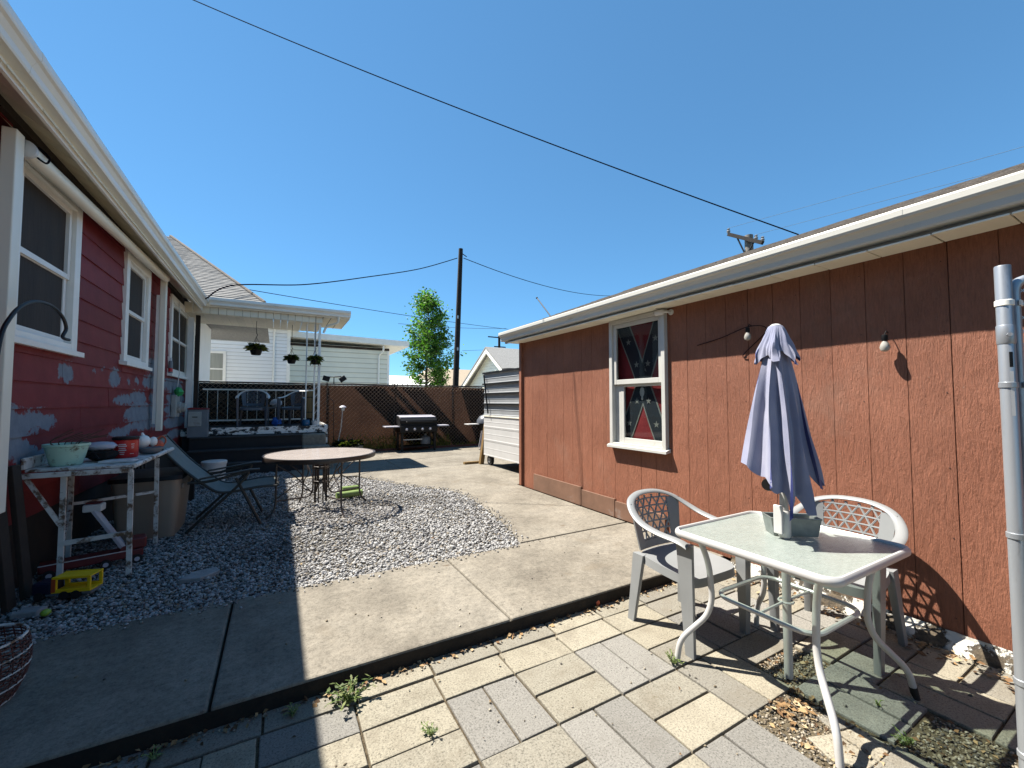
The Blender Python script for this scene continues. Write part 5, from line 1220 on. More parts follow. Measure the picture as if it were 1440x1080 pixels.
# bricks edging the bed at the fence foot
bs_ = thing('brick_edging', 'low row of red bricks along the foot of the back fence', 'edging', (4.8, 11.88, S - .01))
pieces(MB().bb(0, .195, 0, .09, 0, .06), 'brick', 'brick_red', bs_, [(2.3 + .205 * i + random.uniform(-.01, .01), 11.85 + random.uniform(-.015, .015), S - .02) for i in range(24)], .006)
# ------------------------------------------------------------------ grill
gc = Vector((3.42, 11.52, S)); gr_ = thing('gas_grill', 'black four-burner gas grill with pale lit lid top and side shelves', 'grill', tuple(gc))
def gb_(x0, x1, y0, y1, z0, z1): return MB().bb(gc.x + x0, gc.x + x1, gc.y + y0, gc.y + y1, z0, z1)
hd = MB(); hp = [(-.26, .84), (-.27, .93), (-.20, 1.0), (.05, 1.06), (.22, 1.05), (.26, .98), (.26, .84)]
hd.extr([(gc.y + a, b) for a, b in hp], 'x', gc.x - .52, gc.x + .52).build('lid', 'dark_metal', gr_, bevel=.008)
MB().hexa([(gc.x - .50, gc.y - .19, 1.006), (gc.x + .50, gc.y - .19, 1.006), (gc.x + .50, gc.y + .22, 1.053), (gc.x - .50, gc.y + .22, 1.053), (gc.x - .50, gc.y - .19, 1.03), (gc.x + .50, gc.y - .19, 1.03), (gc.x + .50, gc.y + .22, 1.075), (gc.x - .50, gc.y + .22, 1.075)]).build('lit_lid_top', 'silver_toy', gr_)  # pale plate puts the light on the dark lid's top into colour
MB().tube(fillet([(gc.x - .36, gc.y - .265, .90), (gc.x - .36, gc.y - .32, .90), (gc.x + .36, gc.y - .32, .90), (gc.x + .36, gc.y - .265, .90)], .03), .012, 8).build('lid_handle', 'dark_metal', gr_, True)
for s_ in (-1, 1): gb_(.521 * s_ - .006, .521 * s_ + .006, -.25, .25, .84, .98).build('lid_end', 'dark_metal', gr_)
gb_(-.52, .52, -.27, .26, .60, .838).build('firebox', 'dark_metal', gr_, bevel=.01); pn = gb_(-.52, .52, -.33, -.272, .62, .78).build('control_panel', 'dark_metal', gr_, bevel=.008)
for x in (-.36, -.14, .08, .30):
    MB().lathe([(.038, 0), (.036, .012), (.024, .016), (.022, .045), (.001, .046)], gc + Vector((x, -.331, .70 - S)), 16, m=Matrix.Rotation(math.pi / 2, 3, 'X')).build('knob', 'silver_toy', pn, True)
for s_ in (-1, 1):
    gb_(*sorted((.525 * s_, .90 * s_)), -.24, .22, .755, .785).build('side_shelf', 'silver_toy', gr_, bevel=.006)
    for y in (-.24, .22): gb_(.46 * s_ - .03, .46 * s_ + .03, y - .03, y + .03, S + .06, .6).build('leg', 'dark_metal', gr_)
    for y in (-.24, .22): MB().tube([gc + Vector((.46 * s_ - .02, y, .035)), gc + Vector((.46 * s_ + .02, y, .035))], .036, 12).build('wheel', 'rubber', gr_, True)
gb_(-.44, .44, -.22, .2, .20, .225).build('bottom_shelf', 'dark_metal', gr_); gb_(-.43, .10, -.26, -.24, .40, .425).build('front_bar', 'galvanised', gr_)
MB().lathe([(.10, .23), (.14, .26), (.14, .42), (.10, .47), (.04, .49), (.04, .54), (.001, .54)], gc + Vector((.27, .02, -S)), 18).build('gas_bottle', 'bowl_grey', gr_, True)
# kettle grill half hidden by the trailer
kc = Vector((5.35, 11.0, S)); kg = thing('kettle_grill', 'dark green kettle grill with small shelf beside the metal trailer', 'grill', tuple(kc))
MB().lathe([(.02, .58), (.16, .62), (.25, .74), (.27, .80), (.27, .82)], kc - Vector((0, 0, S)), 22).build('bowl', 'dark_metal', kg, True)
MB().lathe([(.275, .825), (.26, .92), (.18, 1.03), (.06, 1.08), (.001, 1.085)], kc - Vector((0, 0, S)), 22).build('lid', 'plastic_slate', kg, True)
MB().bb(kc.x - .62, kc.x - .28, kc.y - .15, kc.y + .15, .79, .815).build('side_shelf', 'white_plastic', kg, bevel=.004)
for a in (.4, 2.0, 3.6, 5.2): MB().tube([kc + Vector((.14 * math.cos(a), .14 * math.sin(a), .55)), kc + Vector((.27 * math.cos(a), .27 * math.sin(a), 0))], .013, 8).build('leg', 'silver_toy', kg)
# ------------------------------------------------------------------ sheet-metal trailer past the garage
TX = 3.92; tl = thing('metal_trailer', 'box trailer clad in ribbed white and grey sheet metal beyond the garage', 'trailer', (TX, 7.3, S))
MB().bb(TX + .05, 5.5, 6.25, 8.12, .42, 2.02).build('box_frame', 'bowl_grey', tl)
rows = [(.30, .62, 'trailer_white'), (.625, .90, 'trailer_white'), (.905, 1.13, 'trailer_white'), (1.16, 1.40, 'trailer_grey'), (1.405, 1.62, 'trailer_grey'), (1.625, 1.83, 'trailer_grey'), (1.835, 2.06, 'trailer_grey')]
for z0, z1, m_ in rows:
    q_ = .004 if m_ == 'trailer_white' else .010
    pr = [(TX + .049, z0), (TX, z0), (TX, z0 + .02), (TX + q_, z0 + .03), (TX + q_, (z0 + z1) / 2 - .012), (TX + q_ * .3, (z0 + z1) / 2), (TX + q_, (z0 + z1) / 2 + .012), (TX + q_, z1 - .02), (TX, z1 - .012), (TX, z1), (TX + .049, z1)]
    MB().extr(pr, 'y', 6.15, 8.16).build('siding_panel', m_, tl)
for z_ in (1.395, 1.615, 1.825, 2.065): MB().bb(TX - .03, TX - .002, 6.15, 8.18, z_ - .012, z_ + .02).build('batten', 'dark_metal', tl)
MB().bb(TX - .012, TX + .0, 6.15, 8.17, 1.135, 1.158).build('batten', 'cream_metal', tl)
MB().tube([(TX - .04, 8.08, 2.03), (TX - .045, 7.86, 1.2)], .016, 6).build('strap', 'dark_metal', tl)
for y in (6.5, 8.0):
    w_ = MB().tube([(TX + .06, y, S + .11), (TX + .12, y, S + .11)], .11, 18).build('wheel', 'rubber', tl, True); MB().tube([(TX + .052, y, S + .11), (TX + .0585, y, S + .11)], .055, 14).build('rim', 'galvanised', w_, True)
    MB().bb(TX + .125, TX + .16, y - .03, y + .03, S + .08, .42).build('axle_bracket', 'dark_metal', tl)
tag(MB().lathe([(.10, 0), (.16, .0), (.165, .02), (.165, .06), (.16, .08), (.10, .08), (.095, .06), (.095, .02), (.10, 0)], (4.25, 7.6, 2.07), 22, caps=False).build('spare_tyre', 'rubber', None, True, org=(4.25, 7.6, 2.07)), 'black tyre lying on top of the metal trailer', 'tyre')
tp = thing('parasol_stub', 'dark folded cloth on a thin stick leaning on the trailer beside the garage corner', 'cloth', (4.3, 6.9, 2.07))
MB().lathe([(.02, 0), (.06, .06), (.09, .25), (.05, .34), (.07, .40), (.06, .55), (.02, .60)], (4.15, 6.55, 2.075), 12).build('cloth', 'bowl_grey', tp); MB().tube([(4.1, 6.6, 2.07), (3.95, 6.75, 1.55), (4.16, 6.5, 2.7)][::2], .012, 6).build('stick', 'dark_metal', tp)
tag(MB().tube([(3.90, 8.24, S), (4.06, 8.20, 1.35)], .062, 4).build('timber_post', 'yellow_wood', None, org=(3.9, 8.24, S)), 'yellowish square timber leaning on the end of the metal trailer', 'post')
tag(MB().bb(3.55, 3.95, 8.33, 8.42, S + .001, S + .05).build('timber_block', 'yellow_wood', None, org=(3.7, 8.37, S)), 'short yellowish timber lying by the trailer wheel', 'timber')
# ------------------------------------------------------------------ beyond the fence
def lap_wall(mb, x0, x1, y, z0, z1, step=.12, d=.03):
    z = z0; vs = []; 
    while z < z1 - .01:
        zz = min(z + step, z1); mb.add([(x0, y - d, z), (x1, y - d, z), (x1, y, zz), (x0, y, zz)], [(0, 1, 2, 3)]); mb.add([(x0, y, z), (x1, y, z), (x1, y - d, z), (x0, y - d, z)], [(0, 1, 2, 3)]); z = zz
    return mb
NY = 17.5
struct(MB().prism([(-8, 12.4), (12, 12.4), (12, 26), (-8, 26)], -.075, .02).build('bounce_slab', 'pale_bounce'))  # unseen pale slab, added to bounce light onto the neighbour walls
p1_, p2_ = onY(283, 460, NY), onY(404, 466, NY)
z_h = p1_.z + .2
nh = thing('neighbour_house', 'white clapboard neighbour house with a small curtained window behind the porch', 'house', (p1_.x, NY, 0))
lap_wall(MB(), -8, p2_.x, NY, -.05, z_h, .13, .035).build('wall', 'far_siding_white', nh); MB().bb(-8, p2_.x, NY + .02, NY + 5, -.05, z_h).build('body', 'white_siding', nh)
MB().bb(p2_.x, p2_.x + .11, NY - .03, NY + .05, -.05, z_h).build('corner_trim', 'white_trim', nh)
MB().hexa([(-8.3, NY - .35, z_h - .06), (p2_.x + .4, NY - .35, z_h - .06), (p2_.x + .4, NY + 5, z_h + .3), (-8.3, NY + 5, z_h + .3), (-8.3, NY - .35, z_h + .12), (p2_.x + .4, NY - .35, z_h + .12), (p2_.x + .4, NY + 5, z_h + .5), (-8.3, NY + 5, z_h + .5)]).build('roof', 'white_trim', nh)
a, b = onY(287, 496, NY - .02), onY(313, 533, NY - .02)
wn_ = MB(); x0, x1, z1, z0 = a.x - .35, b.x, a.z, b.z - .05
for q in ((x0 - .09, x0, z0, z1), (x1, x1 + .09, z0, z1), (x0 - .09, x1 + .09, z1 + .001, z1 + .09), (x0 - .09, x1 + .09, z0 - .08, z0 - .001), (x0, x1, (z0 + z1) / 2 - .1, (z0 + z1) / 2 - .05)): wn_.bb(q[0], q[1], NY - .06, NY + .0, q[2], q[3])
wo = wn_.build('window', 'white_window', nh); MB().bb(x0, x1, NY - .052, NY - .047, z0, z1).build('curtain', 'curtain_pale', wo)
MB().tube([(onY(386, 470, NY).x, NY - .05, z_h - .1), (onY(386, 470, NY).x, NY - .05, .2)], .035, 8).build('downspout', 'white_trim', nh)
MY = 18.6
q1, q2, q3 = onY(414, 480, MY), onY(547, 490, MY), onY(572, 480, MY)
ng = thing('neighbour_garage', 'low pale sided garage with flat white eave beside the tree', 'garage', (q1.x, MY, 0))
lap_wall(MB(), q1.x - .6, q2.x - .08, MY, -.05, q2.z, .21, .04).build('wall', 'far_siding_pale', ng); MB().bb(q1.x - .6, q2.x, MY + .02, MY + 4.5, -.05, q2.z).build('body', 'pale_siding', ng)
MB().bb(q2.x - .08, q2.x + .02, MY - .03, MY + .04, -.05, q2.z).build('corner_trim', 'white_trim', ng)
za = onY(440, 467, MY - .4).z; zb = onY(572, 480, MY - .4).z
MB().hexa([(q1.x - 1, MY - .4, za - .22), (q3.x, MY - .4, zb - .24), (q3.x, MY + 5, zb - .24), (q1.x - 1, MY + 5, za - .22), (q1.x - 1, MY - .4, za), (q3.x, MY - .4, zb), (q3.x, MY + 5, zb), (q1.x - 1, MY + 5, za)]).build('eave', 'white_trim', ng)
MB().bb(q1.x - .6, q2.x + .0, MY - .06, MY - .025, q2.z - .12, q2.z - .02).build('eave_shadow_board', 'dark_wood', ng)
MB().tube(fillet([(q2.x - .3, MY - .3, q2.z + .05), (q2.x - .3, MY - .3, q2.z - .15), (q2.x - .45, MY - .06, q2.z - .35), (q2.x - .45, MY - .06, .2)], .1), .04, 8).build('downspout', 'white_trim', ng, True)
# twin flood lights on the fence rail
fl_ = onY(463, 535, 12.05); fd = thing('flood_light', 'pair of dark flood lights on a short bar above the fence beside the porch', 'light', (fl_.x, 12.05, 1.93))
MB().tube([(fl_.x + .12, 12.08, 1.93), (fl_.x + .12, 12.08, 2.12), (fl_.x - .05, 12.04, 2.12)], .014, 8).tube([(fl_.x + .12, 12.08, 2.12), (fl_.x + .3, 12.04, 2.14)], .014, 8).build('bar', 'dark_metal', fd)
for x, an in ((fl_.x - .08, 15), (fl_.x + .33, -35)): MB().box((x, 12.0, 2.07), (.17, .09, .13), Matrix.Rotation(R(an), 3, 'Y')).build('lamp_head', 'dark_metal', fd, bevel=.01)
# gable house: gable end turned to the left, one roof slope towards the yard
XG = 12.0
g1, g2, g3 = onX(683, 489, XG), onX(648, 545, XG), onX(722, 534, XG)
gh = thing('gable_house', 'distant pale house with white gable trim and grey shingle roof', 'house', (XG, g1.y, 0))
ze = min(g2.z, g3.z); yf, yn = g2.y, g3.y; XB = XG + 9
lw_ = MB(); 
for i in range(26):
    za_ = .0 + (g1.z - .25) * i / 26; zb_ = (g1.z - .25) * (i + 1) / 26
    def yw(z): k = max(0, min(1, (z - ze) / (g1.z - ze))); return (yn + .35 + (g1.y - yn - .35) * k, yf - .35 + (g1.y - yf + .35) * k)
    (a0, a1), (b0, b1) = yw(za_), yw(zb_)
    lw_.add([(XG + .47, a0, za_), (XG + .47, a1, za_), (XG + .5, b1, zb_), (XG + .5, b0, zb_)], [(0, 1, 2, 3)])
lw_.build('gable_wall', 'pale_siding', gh)
MB().bb(XG + .52, XB, yn + .36, yf - .36, -.05, ze).build('body', 'pale_siding', gh)
for e in ((yn, ze), (yf, ze)):
    MB().hexa([(XG, g1.y, g1.z - .34), (XG, e[0], e[1] - .28), (XG + .1, e[0], e[1] - .28), (XG + .1, g1.y, g1.z - .34), (XG, g1.y, g1.z - .04), (XG, e[0], e[1]), (XG + .1, e[0], e[1]), (XG + .1, g1.y, g1.z - .04)]).build('rake_board', 'white_trim', gh)
    MB().hexa([(XG - .03, g1.y, g1.z - .035), (XG - .03, e[0], e[1] + .003), (XB + .3, e[0], e[1] + .003), (XB + .3, g1.y, g1.z - .035), (XG - .03, g1.y, g1.z + .07), (XG - .03, e[0], e[1] + .09), (XB + .3, e[0], e[1] + .09), (XB + .3, g1.y, g1.z + .07)]).build('roof', 'shingle_grey', gh)
# lower tan-roofed house between pole and gable
b1, b2 = onY(640, 520, 34), onY(690, 545, 34)
bh = thing('tan_house', 'far house with tan roof between utility pole and gable house', 'house', (b1.x, 34, 0))
MB().bb(b1.x - 3, b1.x + 5, 34.5, 40, 0, b2.z).build('wall', 'beige_wall', bh)
MB().add([(b1.x - 3.4, 34, b2.z - .1), (b1.x + 5.4, 34, b2.z - .1), (b1.x + 5.4, 40.4, b2.z - .1), (b1.x - 3.4, 40.4, b2.z - .1), (b1.x - 1.5, 37, b1.z + .3), (b1.x + 4, 37, b1.z + .3)], [(0, 1, 5, 4), (1, 2, 5), (2, 3, 4, 5), (3, 0, 4), (3, 2, 1, 0)]).build('roof', 'beige_wall', bh)
c1_, c2_ = onY(545, 530, 30), onY(590, 545, 30)
lh = thing('low_house', 'far low house with pale ribbed roof behind the tree', 'house', (c1_.x, 30, 0))
MB().bb(c1_.x - 2, c2_.x + 2, 30.4, 36, 0, c2_.z).build('wall', 'beige_wall', lh)
MB().hexa([(c1_.x - 2.4, 30, c2_.z - .1), (c2_.x + 1.5, 30, c2_.z - .1), (c2_.x + 1.5, 36, c2_.z + 1.0), (c1_.x - 2.4, 36, c2_.z + 1.0), (c1_.x - 2.4, 30, c2_.z + .12), (c2_.x + 1.5, 30, c2_.z + .12), (c2_.x + 1.5, 36, c2_.z + 1.2), (c1_.x - 2.4, 36, c2_.z + 1.2)]).build('roof', 'white_trim', lh)
for i in range(14): MB().bb(c1_.x - 2.2 + i * .36, c1_.x - 2.16 + i * .36, 29.94, 29.998, c2_.z - .1, c2_.z + .5).build('roof_rib', 'bowl_grey', lh)
# ------------------------------------------------------------------ tree
TB = onY(600, 562, 22.0); TBX, TBY = TB.x, 22.0
tree = thing('young_tree', 'slender bright green tree standing beyond the back fence by the pole', 'tree', (TBX, TBY, -.08))
ztop = onY(603, 411, TBY).z
tk = MB(); trunk = [Vector((TBX, TBY, -.1)), Vector((TBX + .05, TBY, 1.5)), Vector((TBX - .04, TBY, 3)), Vector((TBX + .1, TBY, 4.6)), Vector((TBX + .04, TBY, ztop - .25))]
tk.tube(smoothpath(trunk, 5), [.11 - .1 * i / 20 for i in range(21)], 8)
limbs = []; rr = random.Random(4)
for i in range(34):
    f = .30 + .68 * i / 34; z0 = f * (ztop - .3); a = i * 2.4 + rr.uniform(-.4, .4)
    L = (1.75 * (1 - f) ** .6 + .22) * rr.uniform(.7, 1.15) * (1 if f > .3 else .8)
    p0 = Vector((TBX + .03, TBY, z0)); p1 = p0 + Vector((math.cos(a) * L * .55, math.sin(a) * L * .55, L * .35)); p2 = p0 + Vector((math.cos(a) * L, math.sin(a) * L, L * rr.uniform(.45, .95)))
    limbs.append((p0, p1, p2)); tk.tube([p0, p1, p2], [.03, .018, .006], 5)
tk.build('trunk', 'bark', tree)
LA = np.array([[tuple(p) for p in l] for l in limbs]); NC = 260
cw = rng.integers(0, len(limbs), NC); ctt = (.25 + .75 * rng.random(NC))[:, None]
CC = (1 - ctt) ** 2 * LA[cw, 0] + 2 * ctt * (1 - ctt) * LA[cw, 1] + ctt ** 2 * LA[cw, 2] + rng.normal(0, .10, (NC, 3))
CC = np.concatenate([CC, np.array([TBX + .05, TBY, 0]) + np.stack([rng.normal(0, .10, 14), rng.normal(0, .10, 14), np.linspace(ztop - 1.0, ztop - .05, 14)], 1)]); NC = len(CC)
crad = rng.uniform(.07, .25, NC); N = 12000; which = rng.choice(NC, N, p=(crad ** 1.6) / (crad ** 1.6).sum())
P = CC[which] + rng.normal(0, 1, (N, 3)) * crad[which][:, None] * np.array([1, 1, .75]); ctone = rng.uniform(.6, 1.3, NC)[which]
d = rng.normal(0, 1, (N, 3)); d[:, 2] = -abs(d[:, 2]) * .4; d /= np.linalg.norm(d, axis=1)[:, None]; s2 = np.cross(d, rng.normal(0, 1, (N, 3))); s2 /= np.linalg.norm(s2, axis=1)[:, None]
L = rng.uniform(.08, .17, (N, 1)); W = L * .36
V = np.stack([P, P + d * L * .5 - s2 * W, P + d * L, P + d * L * .5 + s2 * W], 1).reshape(-1, 3)
me = bpy.data.meshes.new('crown'); me.from_pydata(V.tolist(), [], [(4 * i, 4 * i + 1, 4 * i + 2, 4 * i + 3) for i in range(N)])
tn = np.array([(.07, .17, .025), (.10, .23, .03), (.045, .12, .02), (.16, .28, .05)])[rng.choice(4, N)] * rng.uniform(.75, 1.2, (N, 1)) * ctone[:, None] * 1.05; T = np.ones((N, 4, 4), np.float32); T[..., :3] = tn[:, None]
at_ = me.attributes.new('tone', 'FLOAT_COLOR', 'POINT'); at_.data.foreach_set('color', T.ravel()); me.materials.append(MATS['leaf'])
co = bpy.data.objects.new('crown', me); col.objects.link(co); co.parent = tree; co.location = -Vector(ORG[tree.name])
# ------------------------------------------------------------------ utility poles and lines
u1, u0 = onY(648, 350, 13.2), onY(639, 560, 13.2)
up_ = thing('utility_pole', 'dark wooden utility pole rising just behind the back fence', 'utility pole', (u0.x, 13.2, -.08))
MB().tube([(u0.x - .03, 13.2, -.1), tuple(u1)], [.115, .075], 12).build('shaft', 'pole_wood', up_, True)
MB().tube([(u1.x + .02, 13.1, u1.z - .2), (u1.x + .18, 13.1, u1.z - .28)], .015, 6).build('bracket', 'dark_metal', up_)
for z_ in (3.2, 4.3): MB().bb(u1.x - .12 - .04, u1.x - .11, 13.08, 13.1, z_, z_ + .1).build('tag_plate', 'galvanised', up_)
def wire(pts, r, lab, mat='cable', n=14, grp='overhead lines'):
    mb = MB().tube(smoothpath(pts, n), r, 5); o = mb.build('overhead_wire', mat, None, True, org=tuple(Vector(pts[0]))); return tag(o, lab, 'wire')
def sag(a, b, s, n=9):
    a, b = Vector(a), Vector(b); return [a + (b - a) * i / n - Vector((0, 0, 4 * s * (i / n) * (1 - i / n))) for i in range(n + 1)]
wire([onX(x, y, X) for x, y, X in ((200, -32, -2.2), (262, 0, -1.2))] and sag(onY(235, -16, 9.5), onX(1123, 330, 5.9), .10), .0085, 'thick black overhead wire crossing the sky down to the garage roof')
hb = Vector((-1.18, 9.2, 3.32))
wire([hb, onY(330, 401, 10.2), onY(430, 400, 11.3), onY(520, 389, 12.2), onY(590, 378, 12.8), onY(643, 363, 13.1)], .014, 'black twisted service wire from the pole to the house eave')
wire(sag(onY(652, 363, 13.1), onY(862, 416, 19), .35), .013, 'dark wire sagging from the pole toward the garage roof')
wire(sag(onY(285, 396, 16), onY(715, 463, 24), .1), .012, 'thin wire passing behind the tree and the pole', 'cable')
wire(sag(onY(560, 455, 26), onY(712, 462, 28), .1), .014, 'faint higher wire between tree and garage corner', 'cable_light')
wire(sag(onY(650, 493, 30), onY(700, 490, 40), .05), .014, 'faint low wire above the gable house', 'cable_light')
PXX = 15.0; k0 = onX(1053, 333, PXX); kb = onX(1056, 360, PXX)
xp = thing('crossarm_pole', 'grey utility pole with crossarm rising beyond the garage roof', 'utility pole', (k0.x, k0.y, -.08))
MB().tube([(k0.x, k0.y, -.1), (k0.x, k0.y, k0.z + .05)], [.2, .14], 10).build('shaft', 'grey_wood', xp, True)
l_, r_ = onX(1029, 331, PXX), onX(1077, 343, PXX); aa = Vector((k0.x - .2, l_.y, l_.z)); bb_ = Vector((k0.x - .2, r_.y, r_.z))
MB().tube([aa, bb_], .09, 4).build('crossarm', 'pole_wood', xp)
for f in (0, .82, 1): q = aa + (bb_ - aa) * f; MB().lathe([(.05, .05), (.07, .12), (.04, .16), (.06, .2), (.01, .24)], q, 10).build('insulator', 'insulator', xp, True)
MB().tube([aa + (bb_ - aa) * .25, Vector((k0.x - .2, k0.y, k0.z - .75))], .03, 5).build('brace', 'dark_metal', xp); MB().tube([aa + (bb_ - aa) * .78, Vector((k0.x - .2, k0.y, k0.z - .75))], .03, 5).build('brace', 'dark_metal', xp)
for f, x_, y_, nm in ((0, 1440, 206, 'upper'), (.82, 1440, 230, 'lower')):
    q = aa + (bb_ - aa) * f + Vector((0, 0, .24)); wire([q, (q + onX(x_, y_, PXX + 1)) / 2, onX(x_, y_, PXX + 1), onX(x_ + 300, y_ - 90, PXX + 1)], .007, 'pale %s line running from the crossarm pole above the garage roof' % nm, 'cable_light')
fp = onY(702, 486, 48); f0 = onY(700, 475, 48)
xp2 = thing('far_pole', 'far dark utility pole with two crossarms behind the gable house', 'utility pole', (fp.x, 48, -.08))
MB().tube([(fp.x, 48, -.1), (fp.x, 48, f0.z + .3)], .16, 8).build('shaft', 'pole_wood', xp2)
for z_, w_, d_ in ((f0.z, 1.2, -.55), (fp.z - .2, .85, 0)): MB().bb(fp.x - w_ + d_, fp.x + w_ + d_, 47.75, 47.83, z_ - .07, z_ + .07).build('crossarm', 'pole_wood', xp2)
s0, s1 = onX(755, 419, 4.8), onX(776, 447, 4.8)
tag(MB().tube([tuple(s1 + (s1 - s0) * .25), tuple(s0)], .012, 8).ball(tuple(s0), .022, 8).build('antenna_rod', 'dark_metal', None, True, org=tuple(s1)), 'thin dark rod with a knob slanting up from the garage roof edge', 'antenna')
# ------------------------------------------------------------------ gate post at the right
GP = Vector((2.312, .413, 0)); gt = thing('gate_post', 'galvanised steel fence post with clamp bands at the patio edge', 'post', tuple(GP))
MB().lathe([(.022, -.1), (.022, 1.945), (.0205, 1.95), (.0005, 1.95)], GP, 20).build('pipe', 'galvanised', gt, True)
for z_ in (1.80, 1.50, .96, .45, .2):
    MB().lathe([(.0225, z_), (.025, z_ + .002), (.025, z_ + .02), (.0225, z_ + .022)], GP, 20).bb(GP.x + .022, GP.x + .06, GP.y - .035, GP.y - .031, z_ + .001, z_ + .021).build('clamp_band', 'white_trim' if z_ > 1.7 else 'galvanised', gt, True)
MB().lathe([(.0228, 1.66), (.0245, 1.665), (.0245, 1.725), (.0228, 1.73)], GP, 20).build('hinge_collar', 'galvanised', gt, True)
MB().tube([GP + Vector((-.03, -.012, 1.69)), GP + Vector((-.055, -.02, 1.69))], .007, 6).build('bolt', 'galvanised', gt)
stk = []
for i in range(8):
    for a_ in (-2.75, -2.35): stk.append((GP.x + 0.0233 * math.cos(a_), GP.y + 0.0233 * math.sin(a_), 1.40 + .16 * i / 7))
MB().add(stk, [(2 * i, 2 * i + 1, 2 * i + 3, 2 * i + 2) for i in range(7)]).build('paper_tag', 'white_plastic', gt)
MB().add([(GP.x + 0.0237 * math.cos(a_), GP.y + 0.0237 * math.sin(a_), z_) for z_ in (1.575, 1.63) for a_ in (-2.75, -2.55, -2.35)], [(0, 1, 4, 3), (1, 2, 5, 4)]).build('tag_print', 'dark_metal', gt)
G2 = GP + Vector((.040, -.016, 0)); ga = thing('chain_link_gate', 'galvanised gate frame hanging beside the steel fence post', 'gate', tuple(G2 + Vector((.4, -.3, .05))))
MB().tube(fillet([G2 + Vector((0, 0, .06)), G2 + Vector((0, 0, 1.90)), G2 + Vector((.62, -.62, 1.90)), G2 + Vector((.62, -.62, .06)), G2 + Vector((0.002, 0, .06))], .05), .017, 12).build('frame', 'galvanised', ga, True)
ck = MB(); D = Vector((.62, -.62, 0)); W_ = D.length; D.normalize()
for i in range(-36, 20):
    for sg in (1, -1):
        x0 = i * .05 if sg == 1 else (i + 36) * .05; a = [x0, .08]; b = [x0 + sg * 1.8, 1.88]
        t0 = max(0, min((0 - a[0]) / (b[0] - a[0]), (W_ - a[0]) / (b[0] - a[0]))); t1 = min(1, max((0 - a[0]) / (b[0] - a[0]), (W_ - a[0]) / (b[0] - a[0])))
        if t1 - t0 < .02: continue
        f = lambda t: G2 + D * (a[0] + (b[0] - a[0]) * t) + Vector((0, 0, a[1] + (b[1] - a[1]) * t)) + Vector((.003 * sg, .003 * sg, 0))
        ck.tube([f(t0), f(t1)], .0016, 4)
stuff(ck.build('chain_link', 'galvanised', ga, fix=False))
# ------------------------------------------------------------------ weeds, leaves, grit
WG = [(.13, .17, .06), (.20, .23, .09), (.09, .13, .04), (.26, .26, .12), (.17, .20, .11)]
def weed(px, py, h, n, lab, z=0, spread=1.0, seed=1, size=None):
    c = onG(px, py, z); rr = random.Random(seed); w = thing('weed', lab, 'weed', tuple(c), 'weeds in the paving joints')
    lm = MB(); tone = []; sm = MB()
    for i in range(n):
        a = rr.uniform(0, 6.28); e = rr.uniform(.25, 1.2); d = Vector((math.cos(a) * math.cos(e), math.sin(a) * math.cos(e), math.sin(e))); Ls = h * rr.uniform(.5, 1.1)
        d.x *= spread; d.y *= spread; p0 = Vector((0, 0, 0)); p2 = d * Ls; sm.tube([c + p0, c + p2 * .6 + Vector((0, 0, .01)), c + p2], .0016, 4)
        for k in range(9):
            f = .25 + .75 * k / 8; b = c + p2 * f; a2 = rr.uniform(0, 6.28); l = (size or h * .28) * rr.uniform(.5, 1.1)
            ld = Vector((math.cos(a2), math.sin(a2), rr.uniform(-.1, .8))).normalized(); sd_ = ld.cross(Vector((rr.uniform(-.3, .3), .2, 1))).normalized() * l * .26
            lm.add([b, b + ld * l * .55 - sd_, b + ld * l, b + ld * l * .55 + sd_], [(0, 1, 2, 3)]); cc = rr.choice(WG); s_ = rr.uniform(.8, 1.3); tone += [(cc[0] * s_, cc[1] * s_, cc[2] * s_, 1)] * 4
    sm.build('stem', 'green_pipe', w, fix=False); lm.tone = tone; lm.build('foliage', 'leaf', w, fix=False)
weed(493, 985, .115, 20, 'largest pale green weed spreading on the pavers beside the walk edge', 0, 1.1, 3)
weed(607, 1035, .06, 9, 'small dark weed in the joint between two yellow pavers', 0, 1, 5)
weed(945, 932, .06, 14, 'bright green tuft in the joint near the patio table foot', 0, 1, 6)
weed(1275, 1048, .06, 12, 'small green tuft beside the leaf-filled gap in the pavers', 0, 1, 7)
weed(412, 1005, .05, 10, 'low green weed on the shaded pavers', 0, 1, 8)
weed(425, 965, .07, 12, 'green weed at the shaded foot of the walk near the shadow edge', 0, 1, 9)
weed(345, 990, .05, 8, 'tiny weed at the shaded foot of the walk left of its neighbour', 0, 1, 10)
weed(160, 1043, .07, 10, 'green weed in the dark corner between walk and patio', 0, 1, 11)
weed(215, 1068, .05, 8, 'small green weed between shaded pavers', 0, 1, 13)
weed(1235, 992, .035, 7, 'tiny green sprout in the joint beneath the patio table', 0, 1, 12)
